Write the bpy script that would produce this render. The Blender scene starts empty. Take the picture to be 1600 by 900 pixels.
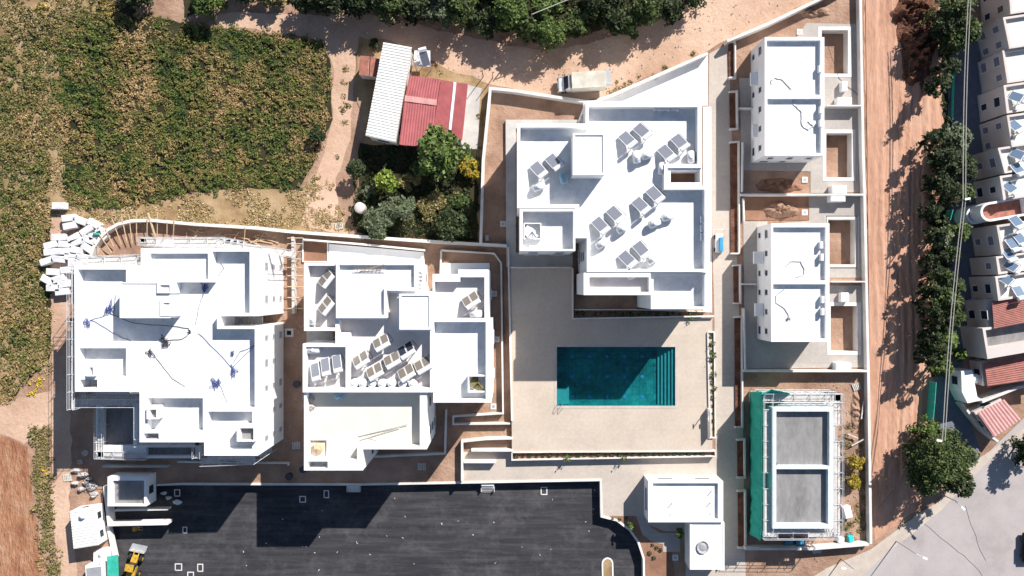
import bpy, bmesh, math, random
import numpy as np
from mathutils import Vector, geometry
R = random.Random(7)
NR = np.random.default_rng(7)
scene = bpy.context.scene
COL = scene.collection
# ------------------------------------------------------------ camera, sky, sun
H = 110.0          # camera height above the compound's ground
S = 0.09           # metres per photo pixel on the ground
cd = bpy.data.cameras.new('camera'); cam = bpy.data.objects.new('camera', cd); COL.objects.link(cam)
cam.location = (0, 0, H); cam.rotation_euler = (0, 0, 0)
cd.sensor_width = 36; cd.lens = 36*(H/S)/1600; cd.clip_end = 2000; cd.clip_start = 1
scene.camera = cam
ELEV = math.radians(36); SH = Vector((-.588, -.809))       # direction the shadows fall
w = bpy.data.worlds.new('World'); scene.world = w; w.use_nodes = True
nt = w.node_tree; bg = nt.nodes['Background']; sky = nt.nodes.new('ShaderNodeTexSky')
sky.sky_type = 'NISHITA'; sky.sun_disc = False; sky.sun_elevation = ELEV
sky.sun_rotation = math.atan2(-SH.x, -SH.y)
sky.air_density = 1.0; sky.dust_density = 0.4; sky.ozone_density = 1.5
nt.links.new(sky.outputs[0], bg.inputs[0]); bg.inputs[1].default_value = 0.062
sl = bpy.data.lights.new('sun', 'SUN'); sl.energy = 5; sl.angle = math.radians(.5); sl.color = (1, .955, .89)
so = bpy.data.objects.new('sun', sl); COL.objects.link(so)
d = Vector((SH.x*math.cos(ELEV), SH.y*math.cos(ELEV), -math.sin(ELEV)))
so.rotation_euler = d.to_track_quat('-Z', 'Y').to_euler(); so.location = (40, 55, 60)
vs = scene.view_settings; vs.view_transform = 'Standard'; vs.look = 'None'; vs.gamma = 1; vs.exposure = 0.68
vs.use_curve_mapping = False

# ------------------------------------------------------------ helpers
def P(px, py, z=0.0):
    k = S*(1-z/H)
    return ((px-800)*k, (450-py)*k)
def PP(pts, z=0.0): return [P(a, b, z) for a, b in pts]
def rect(x0, y0, x1, y1): return [(x0, y0), (x1, y0), (x1, y1), (x0, y1)]
def ccw(p):
    a = sum(p[i][0]*p[(i+1) % len(p)][1]-p[(i+1) % len(p)][0]*p[i][1] for i in range(len(p)))
    return list(p) if a > 0 else list(p)[::-1]
def inside(x, y, p):
    c = False; j = len(p)-1
    for i in range(len(p)):
        if (p[i][1] > y) != (p[j][1] > y) and x < (p[j][0]-p[i][0])*(y-p[i][1])/(p[j][1]-p[i][1])+p[i][0]: c = not c
        j = i
    return c
def inside_np(x, y, p):
    c = np.zeros(len(x), bool); j = len(p)-1
    for i in range(len(p)):
        if p[i][1] != p[j][1]:
            m = ((p[i][1] > y) != (p[j][1] > y)) & (x < (p[j][0]-p[i][0])*(y-p[i][1])/(p[j][1]-p[i][1])+p[i][0])
            c ^= m
        j = i
    return c
def cdt(outer, holes):
    vs_, es = [], []
    for loop in [outer]+holes:
        b = len(vs_); n = len(loop)
        vs_ += [Vector(p) for p in loop]; es += [(b+i, b+(i+1) % n) for i in range(n)]
    v, e, f, *_ = geometry.delaunay_2d_cdt(vs_, es, [], 0, 1e-5)
    out = []
    for t in f:
        cx = sum(v[i].x for i in t)/3; cy = sum(v[i].y for i in t)/3
        if inside(cx, cy, outer) and not any(inside(cx, cy, h) for h in holes): out.append(t)
    return [(p.x, p.y) for p in v], out
class MB:
    def __init__(s): s.v = []; s.f = []; s.smooth = False
    def quad(s, *p):
        b = len(s.v); s.v += [tuple(q) for q in p]; s.f.append(tuple(range(b, b+len(p))))
    def box(s, c, d, rz=0.0, M=None):
        b = len(s.v); cs, sn = math.cos(rz), math.sin(rz)
        for z in (-1, 1):
            for x, y in ((-1, -1), (1, -1), (1, 1), (-1, 1)):
                q = (x*d[0]/2, y*d[1]/2, z*d[2]/2)
                if M is not None: q = M @ Vector(q); s.v.append((c[0]+q.x, c[1]+q.y, c[2]+q.z))
                else: s.v.append((c[0]+q[0]*cs-q[1]*sn, c[1]+q[0]*sn+q[1]*cs, c[2]+q[2]))
        for f in ((3, 2, 1, 0), (4, 5, 6, 7), (0, 1, 5, 4), (1, 2, 6, 5), (2, 3, 7, 6), (3, 0, 4, 7)): s.f.append(tuple(b+i for i in f))
        return s
    def tube(s, a, b_, r, r2=None, n=8, caps=True):
        r2 = r if r2 is None else r2
        a = Vector(a); b_ = Vector(b_); d_ = (b_-a).normalized()
        u = d_.orthogonal().normalized(); v_ = d_.cross(u); b = len(s.v)
        for p, rr in ((a, r), (b_, r2)):
            for i in range(n):
                t = 2*math.pi*i/n; q = p+u*(math.cos(t)*rr)+v_*(math.sin(t)*rr); s.v.append(tuple(q))
        for i in range(n): s.f.append((b+i, b+(i+1) % n, b+n+(i+1) % n, b+n+i))
        if caps: s.f.append(tuple(b+i for i in range(n))[::-1]); s.f.append(tuple(b+n+i for i in range(n)))
        return s
    def path(s, pts, r, n=6):
        for i in range(len(pts)-1): s.tube(pts[i], pts[i+1], r, n=n)
        return s
    def prism(s, poly, z0, z1, top=True, bottom=False):
        p = ccw(poly); n = len(p)
        for i in range(n):
            a, c = p[i], p[(i+1) % n]
            s.quad((a[0], a[1], z0), (c[0], c[1], z0), (c[0], c[1], z1), (a[0], a[1], z1))
        if top: s.flat(p, z1)
        if bottom: s.flat(p, z0)
        return s
    def flat(s, poly, z, holes=()):
        v, f = cdt(ccw(poly), [ccw(h) for h in holes]); b = len(s.v)
        s.v += [(x, y, z) for x, y in v]
        for t in f:
            t = list(t); A, B, C_ = (v[i] for i in t)
            if (B[0]-A[0])*(C_[1]-A[1])-(B[1]-A[1])*(C_[0]-A[0]) < 0: t = t[::-1]
            s.f.append(tuple(b+i for i in t))
        return s
    def ell(s, c, r, nu=12, nv=8, v0=-90):
        b = len(s.v)
        for j in range(nv+1):
            ph = math.radians(v0+(90-v0)*j/nv)
            for i in range(nu):
                t = 2*math.pi*i/nu
                s.v.append((c[0]+r[0]*math.cos(ph)*math.cos(t), c[1]+r[1]*math.cos(ph)*math.sin(t), c[2]+r[2]*math.sin(ph)))
        for j in range(nv):
            for i in range(nu): s.f.append((b+j*nu+i, b+j*nu+(i+1) % nu, b+(j+1)*nu+(i+1) % nu, b+(j+1)*nu+i))
        return s
    def build(s, name, mat, parent=None, smooth=False, bevel=0):
        me = bpy.data.meshes.new(name); me.from_pydata(s.v, [], s.f); me.materials.append(mat)
        if smooth: me.polygons.foreach_set('use_smooth', [True]*len(me.polygons))
        o = bpy.data.objects.new(name, me); COL.objects.link(o)
        if parent is not None: o.parent = parent
        if bevel:
            m = o.modifiers.new('b', 'BEVEL'); m.width = bevel; m.segments = 1; m.limit_method = 'ANGLE'
        return o
def tag(o, label, cat, group=None, kind=None):
    o['label'] = label; o['category'] = cat
    if group: o['group'] = group
    if kind: o['kind'] = kind
    return o
def thing(name, label, cat, loc=(0, 0, 0), rz=0, group=None):
    o = bpy.data.objects.new(name, None); COL.objects.link(o); o.location = loc; o.rotation_euler = (0, 0, rz)
    o.empty_display_size = .3
    return tag(o, label, cat, group)
def at_base(root, x, y, z=0):
    """children were built in world coordinates: move the Empty to the base and keep them where they are"""
    root.location = (x, y, z)
    for c in root.children:
        c.location = (c.location.x-x, c.location.y-y, c.location.z-z)
def struct(o): o['kind'] = 'structure'; return o
def copy_tree(o, loc, rz=None, label=None, group=None, parent=None):
    c = o.copy(); COL.objects.link(c)
    if parent is None:
        c.location = loc
        if rz is not None: c.rotation_euler = (0, 0, rz)
        if label: c['label'] = label
        if group: c['group'] = group
    else: c.parent = parent
    for ch in list(o.children): copy_tree(ch, None, parent=c)
    return c
def rough(poly, amp, step=12):
    out = []; n = len(poly)
    for i in range(n):
        a, b = poly[i], poly[(i+1) % n]; L = math.hypot(b[0]-a[0], b[1]-a[1]); k = max(1, int(L/step))
        for j in range(k):
            t = j/k; out.append((a[0]+(b[0]-a[0])*t+R.uniform(-amp, amp), a[1]+(b[1]-a[1])*t+R.uniform(-amp, amp)))
    return out

ords = ['first', 'second', 'third', 'fourth', 'fifth', 'sixth', 'seventh', 'eighth', 'ninth', 'tenth', 'eleventh', 'twelfth', 'thirteenth', 'fourteenth', 'fifteenth', 'sixteenth', 'seventeenth', 'eighteenth', 'nineteenth', 'twentieth', 'twenty-first', 'twenty-second', 'twenty-third', 'twenty-fourth', 'twenty-fifth', 'twenty-sixth', 'twenty-seventh', 'twenty-eighth', 'twenty-ninth', 'thirtieth', 'thirty-first', 'thirty-second', 'thirty-third', 'thirty-fourth', 'thirty-fifth', 'thirty-sixth', 'thirty-seventh', 'thirty-eighth', 'thirty-ninth', 'fortieth']
# ------------------------------------------------------------ materials
def mat(name, rough_=.9):
    m = bpy.data.materials.new(name); m.use_nodes = True
    b = m.node_tree.nodes['Principled BSDF']; b.inputs['Roughness'].default_value = rough_
    b.inputs['Specular IOR Level'].default_value = .25
    return m, m.node_tree, b
def N(nt, t, **kw):
    n = nt.nodes.new(t)
    for k, v in kw.items():
        if k in ('scale', 'detail', 'rough'):
            n.inputs[{'scale': 'Scale', 'detail': 'Detail', 'rough': 'Roughness'}[k]].default_value = v
        else: setattr(n, k, v)
    return n
def coords(nt, scale=(1, 1, 1), rot=0):
    g = N(nt, 'ShaderNodeNewGeometry'); mp = N(nt, 'ShaderNodeMapping')
    mp.inputs['Scale'].default_value = scale; mp.inputs['Rotation'].default_value = (0, 0, rot)
    nt.links.new(g.outputs['Position'], mp.inputs[0]); return mp.outputs[0]
def ramp(nt, src, stops):
    r = N(nt, 'ShaderNodeValToRGB'); e = r.color_ramp.elements
    while len(e) < len(stops): e.new(.5)
    for i, (p, c) in enumerate(stops): e[i].position = p; e[i].color = (*c, 1)
    nt.links.new(src, r.inputs[0]); return r.outputs[0]
def noisy(name, stops, scale=.5, detail=8, stretch=(1, 1, 1), rot=0, bump=0, bscale=3, fine=0.0, fscale=6, rough_=.92, bdist=.1, nrough=.6):
    m, nt, b = mat(name, rough_); co = coords(nt, stretch, rot)
    n = N(nt, 'ShaderNodeTexNoise', scale=scale, detail=detail, rough=nrough); nt.links.new(co, n.inputs['Vector'])
    c = ramp(nt, n.outputs[0], stops)
    if fine:
        n2 = N(nt, 'ShaderNodeTexNoise', scale=fscale, detail=6, rough=.7); nt.links.new(co, n2.inputs['Vector'])
        mx = N(nt, 'ShaderNodeMix', data_type='RGBA', blend_type='MULTIPLY'); mx.inputs[0].default_value = 1
        lo, hi = 1-fine, 1+fine
        c2 = ramp(nt, n2.outputs[0], [(.3, (lo,)*3), (.7, (min(1, hi),)*3)])
        nt.links.new(c, mx.inputs[6]); nt.links.new(c2, mx.inputs[7]); c = mx.outputs[2]
    nt.links.new(c, b.inputs['Base Color'])
    if bump:
        n3 = N(nt, 'ShaderNodeTexNoise', scale=bscale, detail=8, rough=.65); nt.links.new(co, n3.inputs['Vector'])
        bp = N(nt, 'ShaderNodeBump'); bp.inputs['Strength'].default_value = bump; bp.inputs['Distance'].default_value = bdist
        nt.links.new(n3.outputs[0], bp.inputs['Height']); nt.links.new(bp.outputs[0], b.inputs['Normal'])
    return m
def plain(name, c, rough_=.6, metal=0, var=.12, scale=1.5):
    lo = tuple(x*(1-var) for x in c); hi = tuple(min(1, x*(1+var*.6)) for x in c)
    m = noisy(name, [(.35, lo), (.65, hi)], scale=scale, rough_=rough_)
    m.node_tree.nodes['Principled BSDF'].inputs['Metallic'].default_value = metal
    return m
M = {}
M['soil'] = noisy('soil', [(.25, (.23, .135, .095)), (.5, (.40, .25, .175)), (.72, (.52, .35, .26))], .25, fine=.25, bump=.7, bscale=1.6, bdist=.25)
M['soil_dark'] = noisy('red_brown_soil', [(.3, (.22, .115, .075)), (.7, (.37, .205, .135))], .35, fine=.2, bump=.5, bscale=2)
M['dirt'] = noisy('dirt_road', [(.28, (.41, .255, .175)), (.5, (.59, .395, .285)), (.72, (.70, .505, .38))], .12, fine=.2, fscale=2.5, bump=.6, bscale=1.2, bdist=.2)
M['track'] = noisy('excavated_earth', [(.25, (.38, .19, .125)), (.5, (.56, .32, .22)), (.75, (.68, .44, .33))], .5, stretch=(1, .16, 1), rot=math.radians(-1.5), fine=.2, fscale=3.2, bump=.8, bscale=1.6, bdist=.2, nrough=.75)
M['heap'] = noisy('heap_earth', [(.3, (.10, .042, .028)), (.7, (.27, .125, .075))], .8, fine=.3, bump=1, bscale=2.5, bdist=.35)
M['plough'] = noisy('ploughed_earth', [(.3, (.30, .12, .065)), (.5, (.47, .23, .13)), (.75, (.58, .37, .24))], .8, stretch=(1, .3, 1), rot=.15, fine=.35, fscale=3, bump=1, bscale=2.5, bdist=.4)
M['dry'] = noisy('dry_ground', [(.3, (.20, .12, .06)), (.5, (.38, .26, .14)), (.72, (.52, .38, .24))], .3, fine=.3, bump=.6)
M['weedsoil_shade'] = noisy('weed_soil_and_shade', [(.35, (.022, .024, .010)), (.6, (.055, .047, .022)), (.75, (.13, .09, .045))], .3, fine=.3, bump=.6)  # weed soil; its dark tone also serves as painted shade under trees
M['asphalt_old'] = noisy('asphalt', [(.3, (.030, .029, .032)), (.55, (.052, .050, .054)), (.75, (.085, .082, .086))], .16, stretch=(.35, 1.3, 1), fine=.28, fscale=3.2, bump=.3, bscale=7, nrough=.7)
def asphaltmat():
    m, nt, b = mat('parking_asphalt', .85)
    a = coords(nt, (.12, 1.6, 1)); n1 = N(nt, 'ShaderNodeTexNoise', scale=1.0, detail=8, rough=.7); nt.links.new(a, n1.inputs['Vector'])
    c = ramp(nt, n1.outputs[0], [(.3, (.022, .023, .028)), (.5, (.038, .038, .044)), (.7, (.068, .066, .072))])
    a2 = coords(nt); n2 = N(nt, 'ShaderNodeTexNoise', scale=.2, detail=12, rough=.82); nt.links.new(a2, n2.inputs['Vector'])
    f = ramp(nt, n2.outputs[0], [(.48, (0, 0, 0)), (.56, (.18, .18, .18)), (.72, (.6, .6, .6))])
    mx = N(nt, 'ShaderNodeMix', data_type='RGBA'); nt.links.new(f, mx.inputs[0]); nt.links.new(c, mx.inputs[6]); mx.inputs[7].default_value = (.15, .14, .142, 1)
    v = N(nt, 'ShaderNodeTexVoronoi'); v.inputs['Scale'].default_value = 1.3; nt.links.new(a2, v.inputs['Vector'])
    f2 = ramp(nt, v.outputs[0], [(.02, (.6, .6, .6)), (.06, (0, 0, 0))])
    mx2 = N(nt, 'ShaderNodeMix', data_type='RGBA'); nt.links.new(f2, mx2.inputs[0]); nt.links.new(mx.outputs[2], mx2.inputs[6]); mx2.inputs[7].default_value = (.36, .32, .31, 1)
    nt.links.new(mx2.outputs[2], b.inputs['Base Color']); return m
M['asphalt'] = asphaltmat()
M['road'] = noisy('old_asphalt', [(.3, (.31, .275, .27)), (.5, (.42, .375, .37)), (.7, (.47, .43, .42))], .11, fine=.12, bump=.1, nrough=.65)
M['kerbstone'] = noisy('pale_paving', [(.3, (.46, .39, .33)), (.7, (.60, .52, .45))], .5, fine=.15)
M['estate'] = plain('estate_paving', (.16, .17, .21), .9)
M['white'] = noisy('white_paint', [(.3, (.78, .78, .785)), (.6, (.85, .85, .855))], .5, rough_=.8, fine=.03, fscale=1.2)
M['roofwhite'] = noisy('white_roof_coating', [(.3, (.55, .545, .54)), (.42, (.72, .72, .725)), (.6, (.86, .86, .865))], .38, rough_=.8, fine=.12, fscale=1.6, nrough=.75)
M['creamroof'] = noisy('cream_roof_coating', [(.3, (.62, .59, .54)), (.6, (.80, .77, .72))], .4, fine=.12)
M['pinkroof'] = noisy('pale_screed', [(.3, (.60, .54, .52)), (.7, (.76, .72, .71))], .45, rough_=.9)
M['cream'] = noisy('cream_screed', [(.3, (.66, .60, .50)), (.7, (.76, .70, .60))], .3)
M['offwall'] = noisy('beige_render', [(.3, (.54, .48, .45)), (.7, (.64, .58, .55))], .3)
M['greyroof'] = noisy('grey_concrete_roof', [(.3, (.17, .165, .165)), (.45, (.25, .24, .24)), (.7, (.34, .33, .33))], .45, stretch=(1, .4, 1), fine=.22, fscale=2.5, nrough=.7)
M['concrete'] = noisy('concrete', [(.3, (.42, .40, .38)), (.7, (.60, .57, .54))], .5, fine=.12)
M['wallcap'] = noisy('white_wall', [(.25, (.55, .52, .49)), (.55, (.72, .69, .66)), (.75, (.80, .78, .75))], .4, fine=.08)
def tiles(name, c1, c2, mortar, w, hgt, ms=.012, rot=0, fine=.12):
    m, nt, b = mat(name, .85); co = coords(nt, (1, 1, 1), rot)
    t = N(nt, 'ShaderNodeTexBrick'); t.offset = 0; nt.links.new(co, t.inputs['Vector'])
    t.inputs['Color1'].default_value = (*c1, 1); t.inputs['Color2'].default_value = (*c2, 1); t.inputs['Mortar'].default_value = (*mortar, 1)
    t.inputs['Scale'].default_value = 1; t.inputs['Mortar Size'].default_value = ms; t.inputs['Brick Width'].default_value = w; t.inputs['Row Height'].default_value = hgt
    n2 = N(nt, 'ShaderNodeTexNoise', scale=2.2, detail=8, rough=.75); nt.links.new(co, n2.inputs['Vector'])
    mx = N(nt, 'ShaderNodeMix', data_type='RGBA', blend_type='MULTIPLY'); mx.inputs[0].default_value = 1
    n4 = N(nt, 'ShaderNodeTexNoise', scale=.22, detail=6, rough=.7); nt.links.new(co, n4.inputs['Vector'])
    av = N(nt, 'ShaderNodeMath', operation='MULTIPLY_ADD'); av.inputs[1].default_value = .5; hf = N(nt, 'ShaderNodeMath', operation='MULTIPLY'); hf.inputs[1].default_value = .5
    nt.links.new(n4.outputs[0], hf.inputs[0]); nt.links.new(n2.outputs[0], av.inputs[0]); nt.links.new(hf.outputs[0], av.inputs[2])
    c2_ = ramp(nt, av.outputs[0], [(.38, (1-fine*1.6,)*3), (.6, (1,)*3)])
    nt.links.new(t.outputs[0], mx.inputs[6]); nt.links.new(c2_, mx.inputs[7]); nt.links.new(mx.outputs[2], b.inputs['Base Color'])
    return m
M['deck'] = tiles('pool_deck_paving', (.575, .485, .405), (.555, .465, .385), (.55, .46, .38), 7.4, 3.3, .045)
M['paving'] = tiles('path_paving', (.53, .46, .40), (.50, .435, .38), (.5, .44, .385), 2.9, 2.6, .035)
M['plotpave'] = tiles('plot_paving', (.46, .415, .38), (.43, .39, .36), (.40, .36, .33), 3.5, 3.5, .035)
def wave(name, c1, c2, scale, rot, rough_=.5, metal=0, mix=1, prof='SIN', dist=0):
    m, nt, b = mat(name, rough_); co = coords(nt, (1, 1, 1), rot)
    t = N(nt, 'ShaderNodeTexWave', wave_type='BANDS', bands_direction='X', wave_profile=prof); nt.links.new(co, t.inputs['Vector'])
    t.inputs['Scale'].default_value = scale; t.inputs['Distortion'].default_value = dist
    nt.links.new(ramp(nt, t.outputs[1], [(.2, c1), (.8, c2)]), b.inputs['Base Color']); b.inputs['Metallic'].default_value = metal
    return m
M['corr_white'] = plain('white_corrugated_sheet', (.74, .73, .70), .5, var=.1, scale=.8)
M['corr_red'] = plain('red_sheet_roof', (.40, .115, .12), .6, var=.16, scale=.8)
M['corr_pink'] = plain('faded_pink_sheet', (.58, .30, .28), .6)
M['rust'] = plain('rusty_sheet', (.36, .15, .11), .8, var=.3)
M['redtile'] = plain('red_roof_tile', (.36, .15, .125), .8, var=.2)
M['metal'] = plain('grey_metal', (.42, .43, .45), .45, .3)
M['scaf'] = plain('galvanised_tube', (.62, .64, .68), .5, .15)
M['plank'] = noisy('scaffold_plank', [(.3, (.42, .40, .38)), (.7, (.66, .63, .60))], 2)
M['wood'] = noisy('timber', [(.3, (.42, .29, .17)), (.7, (.66, .50, .34))], 2)
M['darkwood'] = noisy('dark_timber', [(.3, (.16, .11, .08)), (.7, (.28, .2, .14))], 2)
M['glass'], _, b_ = mat('dark_glass', .12); b_.inputs['Base Color'].default_value = (.03, .035, .045, 1)
M['panel'], _, b_ = mat('solar_glass', .3); b_.inputs['Base Color'].default_value = (.20, .21, .25, 1)
M['panel_brown'], _, b_ = mat('solar_glass_brown', .35); b_.inputs['Base Color'].default_value = (.20, .175, .15, 1)
M['panel_dark'], _, b_ = mat('solar_glass_dark', .2); b_.inputs['Base Color'].default_value = (.035, .04, .06, 1)
M['bluepanel'], _, b_ = mat('solar_glass_blue', .2); b_.inputs['Base Color'].default_value = (.14, .20, .29, 1)
M['plastic'] = plain('white_plastic', (.78, .78, .79), .45, var=.05)
M['paleblue'] = plain('pale_blue_plastic', (.42, .60, .68), .45)
M['blue'] = plain('blue_plastic', (.05, .28, .48), .5)
M['black'] = plain('black_rubber', (.02, .02, .022), .6)
M['yellow'] = plain('yellow_paint', (.55, .33, .04), .6, var=.35, scale=3)
M['net'] = noisy('green_net', [(.3, (.02, .34, .25)), (.7, (.06, .48, .37))], 1.2, stretch=(1, 1, .3), bump=.6, bscale=3)
M['turq'] = plain('turquoise_plastic', (.03, .52, .55), .5)
M['truckbox'] = noisy('dusty_truck_box', [(.35, (.44, .40, .33)), (.6, (.58, .56, .50))], .5)
M['block'] = noisy('white_block_stack', [(.3, (.50, .50, .52)), (.7, (.72, .71, .71))], 1.2)
M['rubble'] = noisy('rubble', [(.3, (.30, .27, .26)), (.7, (.58, .55, .54))], 1.6, bump=.8)
M['bark'] = noisy('bark', [(.3, (.09, .065, .045)), (.7, (.2, .15, .11))], 3)
M['cable'] = plain('dark_cable', (.06, .06, .075), .6)
M['cableblue'] = plain('blue_cable', (.08, .11, .28), .6)
M['wire'] = plain('pale_wire', (.42, .40, .37), .6)
M['teal'] = tiles('pool_mosaic', (.045, .50, .43), (.075, .60, .52), (.04, .38, .35), 1.0, 1.0, .03, fine=.42)
M['tealstep'] = plain('pool_step_tile', (.16, .66, .58), .6)
M['coping'] = plain('pool_coping', (.50, .44, .40), .8)
def leafmat(name, a, b, c, trans=.0):
    m, nt, bs = mat(name, .6); g = N(nt, 'ShaderNodeNewGeometry')
    n = N(nt, 'ShaderNodeTexNoise', scale=.9, detail=3); nt.links.new(g.outputs['Position'], n.inputs['Vector'])
    ad = N(nt, 'ShaderNodeMath', operation='MULTIPLY_ADD'); ad.inputs[1].default_value = .55
    sc = N(nt, 'ShaderNodeMath', operation='MULTIPLY'); sc.inputs[1].default_value = .5
    nt.links.new(n.outputs[0], sc.inputs[0]); nt.links.new(g.outputs['Random Per Island'], ad.inputs[0]); nt.links.new(sc.outputs[0], ad.inputs[2])
    nt.links.new(ramp(nt, ad.outputs[0], [(.2, a), (.55, b), (.9, c)]), bs.inputs['Base Color'])
    return m
M['leaf'] = leafmat('foliage', (.020, .034, .010), (.052, .078, .020), (.125, .15, .04))
M['leafdark'] = leafmat('dark_foliage', (.012, .020, .008), (.030, .046, .015), (.08, .10, .032))
M['leafbright'] = leafmat('bright_foliage', (.07, .10, .012), (.16, .22, .025), (.28, .34, .05))
M['leafmid'] = leafmat('fresh_foliage', (.035, .06, .013), (.08, .125, .026), (.18, .23, .055))
M['leafgrey'] = leafmat('grey_green_foliage', (.05, .07, .035), (.10, .125, .065), (.18, .20, .11))
M['leafyellow'] = leafmat('yellow_shrub', (.12, .09, .012), (.30, .22, .025), (.46, .34, .04))
def weedmat():
    m, nt, bs = mat('weeds', .8); g = N(nt, 'ShaderNodeNewGeometry')
    n = N(nt, 'ShaderNodeTexNoise', scale=.16, detail=5, rough=.6); nt.links.new(g.outputs['Position'], n.inputs['Vector'])
    n2 = N(nt, 'ShaderNodeTexNoise', scale=.8, detail=2); nt.links.new(g.outputs['Position'], n2.inputs['Vector'])
    a1 = N(nt, 'ShaderNodeMath', operation='MULTIPLY_ADD'); a1.inputs[1].default_value = .16
    a2 = N(nt, 'ShaderNodeMath', operation='MULTIPLY_ADD'); a2.inputs[1].default_value = .5
    a3 = N(nt, 'ShaderNodeMath', operation='MULTIPLY'); a3.inputs[1].default_value = 1.0
    nt.links.new(n.outputs[0], a3.inputs[0]); nt.links.new(n2.outputs[0], a2.inputs[0]); nt.links.new(a3.outputs[0], a2.inputs[2])
    nt.links.new(g.outputs['Random Per Island'], a1.inputs[0]); nt.links.new(a2.outputs[0], a1.inputs[2])
    nt.links.new(ramp(nt, a1.outputs[0], [(.59, (.024, .052, .018)), (.71, (.08, .118, .028)), (.82, (.165, .165, .045)), (.92, (.27, .185, .08)), (1, (.42, .29, .14))]), bs.inputs['Base Color'])
    return m
M['weeds'] = weedmat()
M['straw'] = leafmat('dry_grass', (.20, .15, .06), (.40, .29, .14), (.58, .46, .28))
M['mixed'] = leafmat('mixed_grass', (.06, .07, .02), (.19, .16, .055), (.42, .32, .16))
M['yflower'] = leafmat('yellow_flowers', (.35, .26, .01), (.6, .42, .02), (.75, .55, .05))

# ------------------------------------------------------------ ground and surfaces
DECKZ, PARKZ = .9, -1.1
park_px = [(160, 759), (282, 759), (563, 759), (938, 752), (938, 807), (962, 813), (982, 827), (996, 847), (1003, 873), (1004, 940), (175, 940), (176, 868), (163, 822)]
pool_px = rect(870, 542, 1055, 634)
pits_px = [rect(1284, 47, 1325, 115), rect(1291, 208, 1331, 277), rect(1294, 343, 1336, 413), rect(1298, 478, 1340, 549)]
pool_w = ccw(PP(pool_px, DECKZ)); pits_w = [ccw(PP(p, .1)) for p in pits_px]
park_w = ccw(PP(park_px, 0))
def sheet(name, poly, z, m, holes=(), thick=0):
    b = MB(); b.flat(poly, z, holes)
    if thick: b.prism(poly, z-thick, z, top=False)
    return struct(b.build(name, m))
g = MB(); g.flat([(-700, -700), (700, -700), (700, 700), (-700, 700)], 0, [park_w, pool_w]+pits_w); struct(g.build('ground', M['soil']))
sheet('parking_asphalt', ccw(PP([(150, 750), (950, 750), (950, 803), (1015, 830), (1015, 945), (150, 945)], 0)), PARKZ, M['asphalt'])
LZ = [0.004]
def lay(name, pts, m, amp=0, step=12, holes=(), z=None):
    if z is None: z = LZ[0]; LZ[0] += .004
    pts = rough(pts, amp, step) if amp else pts
    return sheet(name, ccw(PP(pts, 0)), z, M[m] if isinstance(m, str) else m, [ccw(PP(h, 0)) for h in holes])
lay('field_soil', [(-60, -40), (180, -40), (205, 15), (290, 38), (400, 50), (495, 62), (517, 92), (517, 185), (490, 262), (468, 298), (300, 300), (210, 330), (90, 332), (78, 560), (0, 642), (-60, 660)], 'weedsoil_shade', 3)
lay('pale_verge', [(-60, -40), (200, -40), (190, 8), (60, 42), (30, 60), (95, 90), (98, 228), (72, 240), (70, 330), (74, 560), (0, 640), (-60, 655)], 'dry', 4)
lay('dry_grass_strip', [(75, 225), (98, 225), (100, 300), (215, 322), (330, 296), (470, 298), (498, 262), (520, 300), (548, 365), (420, 356), (300, 350), (235, 344), (180, 350), (105, 340), (75, 335)], 'dry', 3)
lay('ploughed_field', [(-60, 690), (0, 680), (45, 700), (52, 780), (62, 840), (75, 900), (80, 960), (-60, 960)], 'plough', 2)
lay('dirt_patch', [(-60, 655), (0, 632), (30, 622), (78, 612), (82, 660), (40, 692), (0, 678), (-60, 688)], 'dirt', 2)
lay('dirt_path', [(80, 335), (105, 338), (108, 480), (112, 700), (108, 800), (130, 960), (100, 960), (80, 780), (80, 560)], 'dirt', 2)
lay('dirt_road', [(330, 30), (345, 22), (420, 20), (480, 22), (600, 25), (700, 50), (790, 70), (850, 78), (900, 72), (960, 55), (1040, 25), (1110, -10), (1140, -60), (1330, -60), (1262, 8), (1190, 42), (1136, 62), (1107, 80), (1020, 118), (930, 156), (900, 153), (770, 135), (690, 112), (640, 90), (600, 75), (575, 66), (555, 85), (552, 150), (546, 220), (525, 280), (530, 330), (548, 368), (470, 352), (480, 300), (500, 255), (520, 190), (520, 95), (505, 66), (430, 50), (345, 42)], 'dirt', 2.5, 14)
lay('excavated_track', [(1349, -60), (1475, -60), (1472, 100), (1476, 190), (1468, 300), (1470, 420), (1465, 560), (1452, 600), (1448, 660), (1430, 700), (1440, 790), (1366, 845), (1362, 700), (1360, 560), (1354, 300), (1351, 100)], 'track', 1.5)
lay('churned_earth', [(1392, -50), (1468, -50), (1466, 60), (1462, 100), (1440, 142), (1412, 138), (1398, 110), (1394, 50)], 'heap', 3)
lay('white_concrete_apron', [(1106, 86), (1106, 165), (917, 165), (935, 153), (960, 147)], 'white')
lay('side_path', [(1108, 84), (1138, 68), (1140, 120), (1160, 620), (1166, 960), (1118, 960), (1118, 740), (1116, 497), (1107, 165)], 'paving', holes=())
lay('promenade', [(722, 706), (798, 704), (800, 700), (1118, 702), (1118, 744), (1118, 960), (1070, 960), (1072, 830), (1040, 830), (1000, 815), (941, 806), (941, 752), (722, 755)], 'paving')
lay('planting_soil', [(951, 806), (994, 806), (1000, 820), (1018, 832), (1049, 846), (1049, 860), (1062, 960), (1012, 960), (1008, 875), (998, 845), (980, 822), (962, 811)], 'soil_dark')
lay('curved_footpath', [(994, 806), (1006, 806), (1012, 820), (1030, 832), (1062, 832), (1062, 862), (1036, 862), (1036, 850), (1018, 846), (1003, 834)], 'plotpave')
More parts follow.
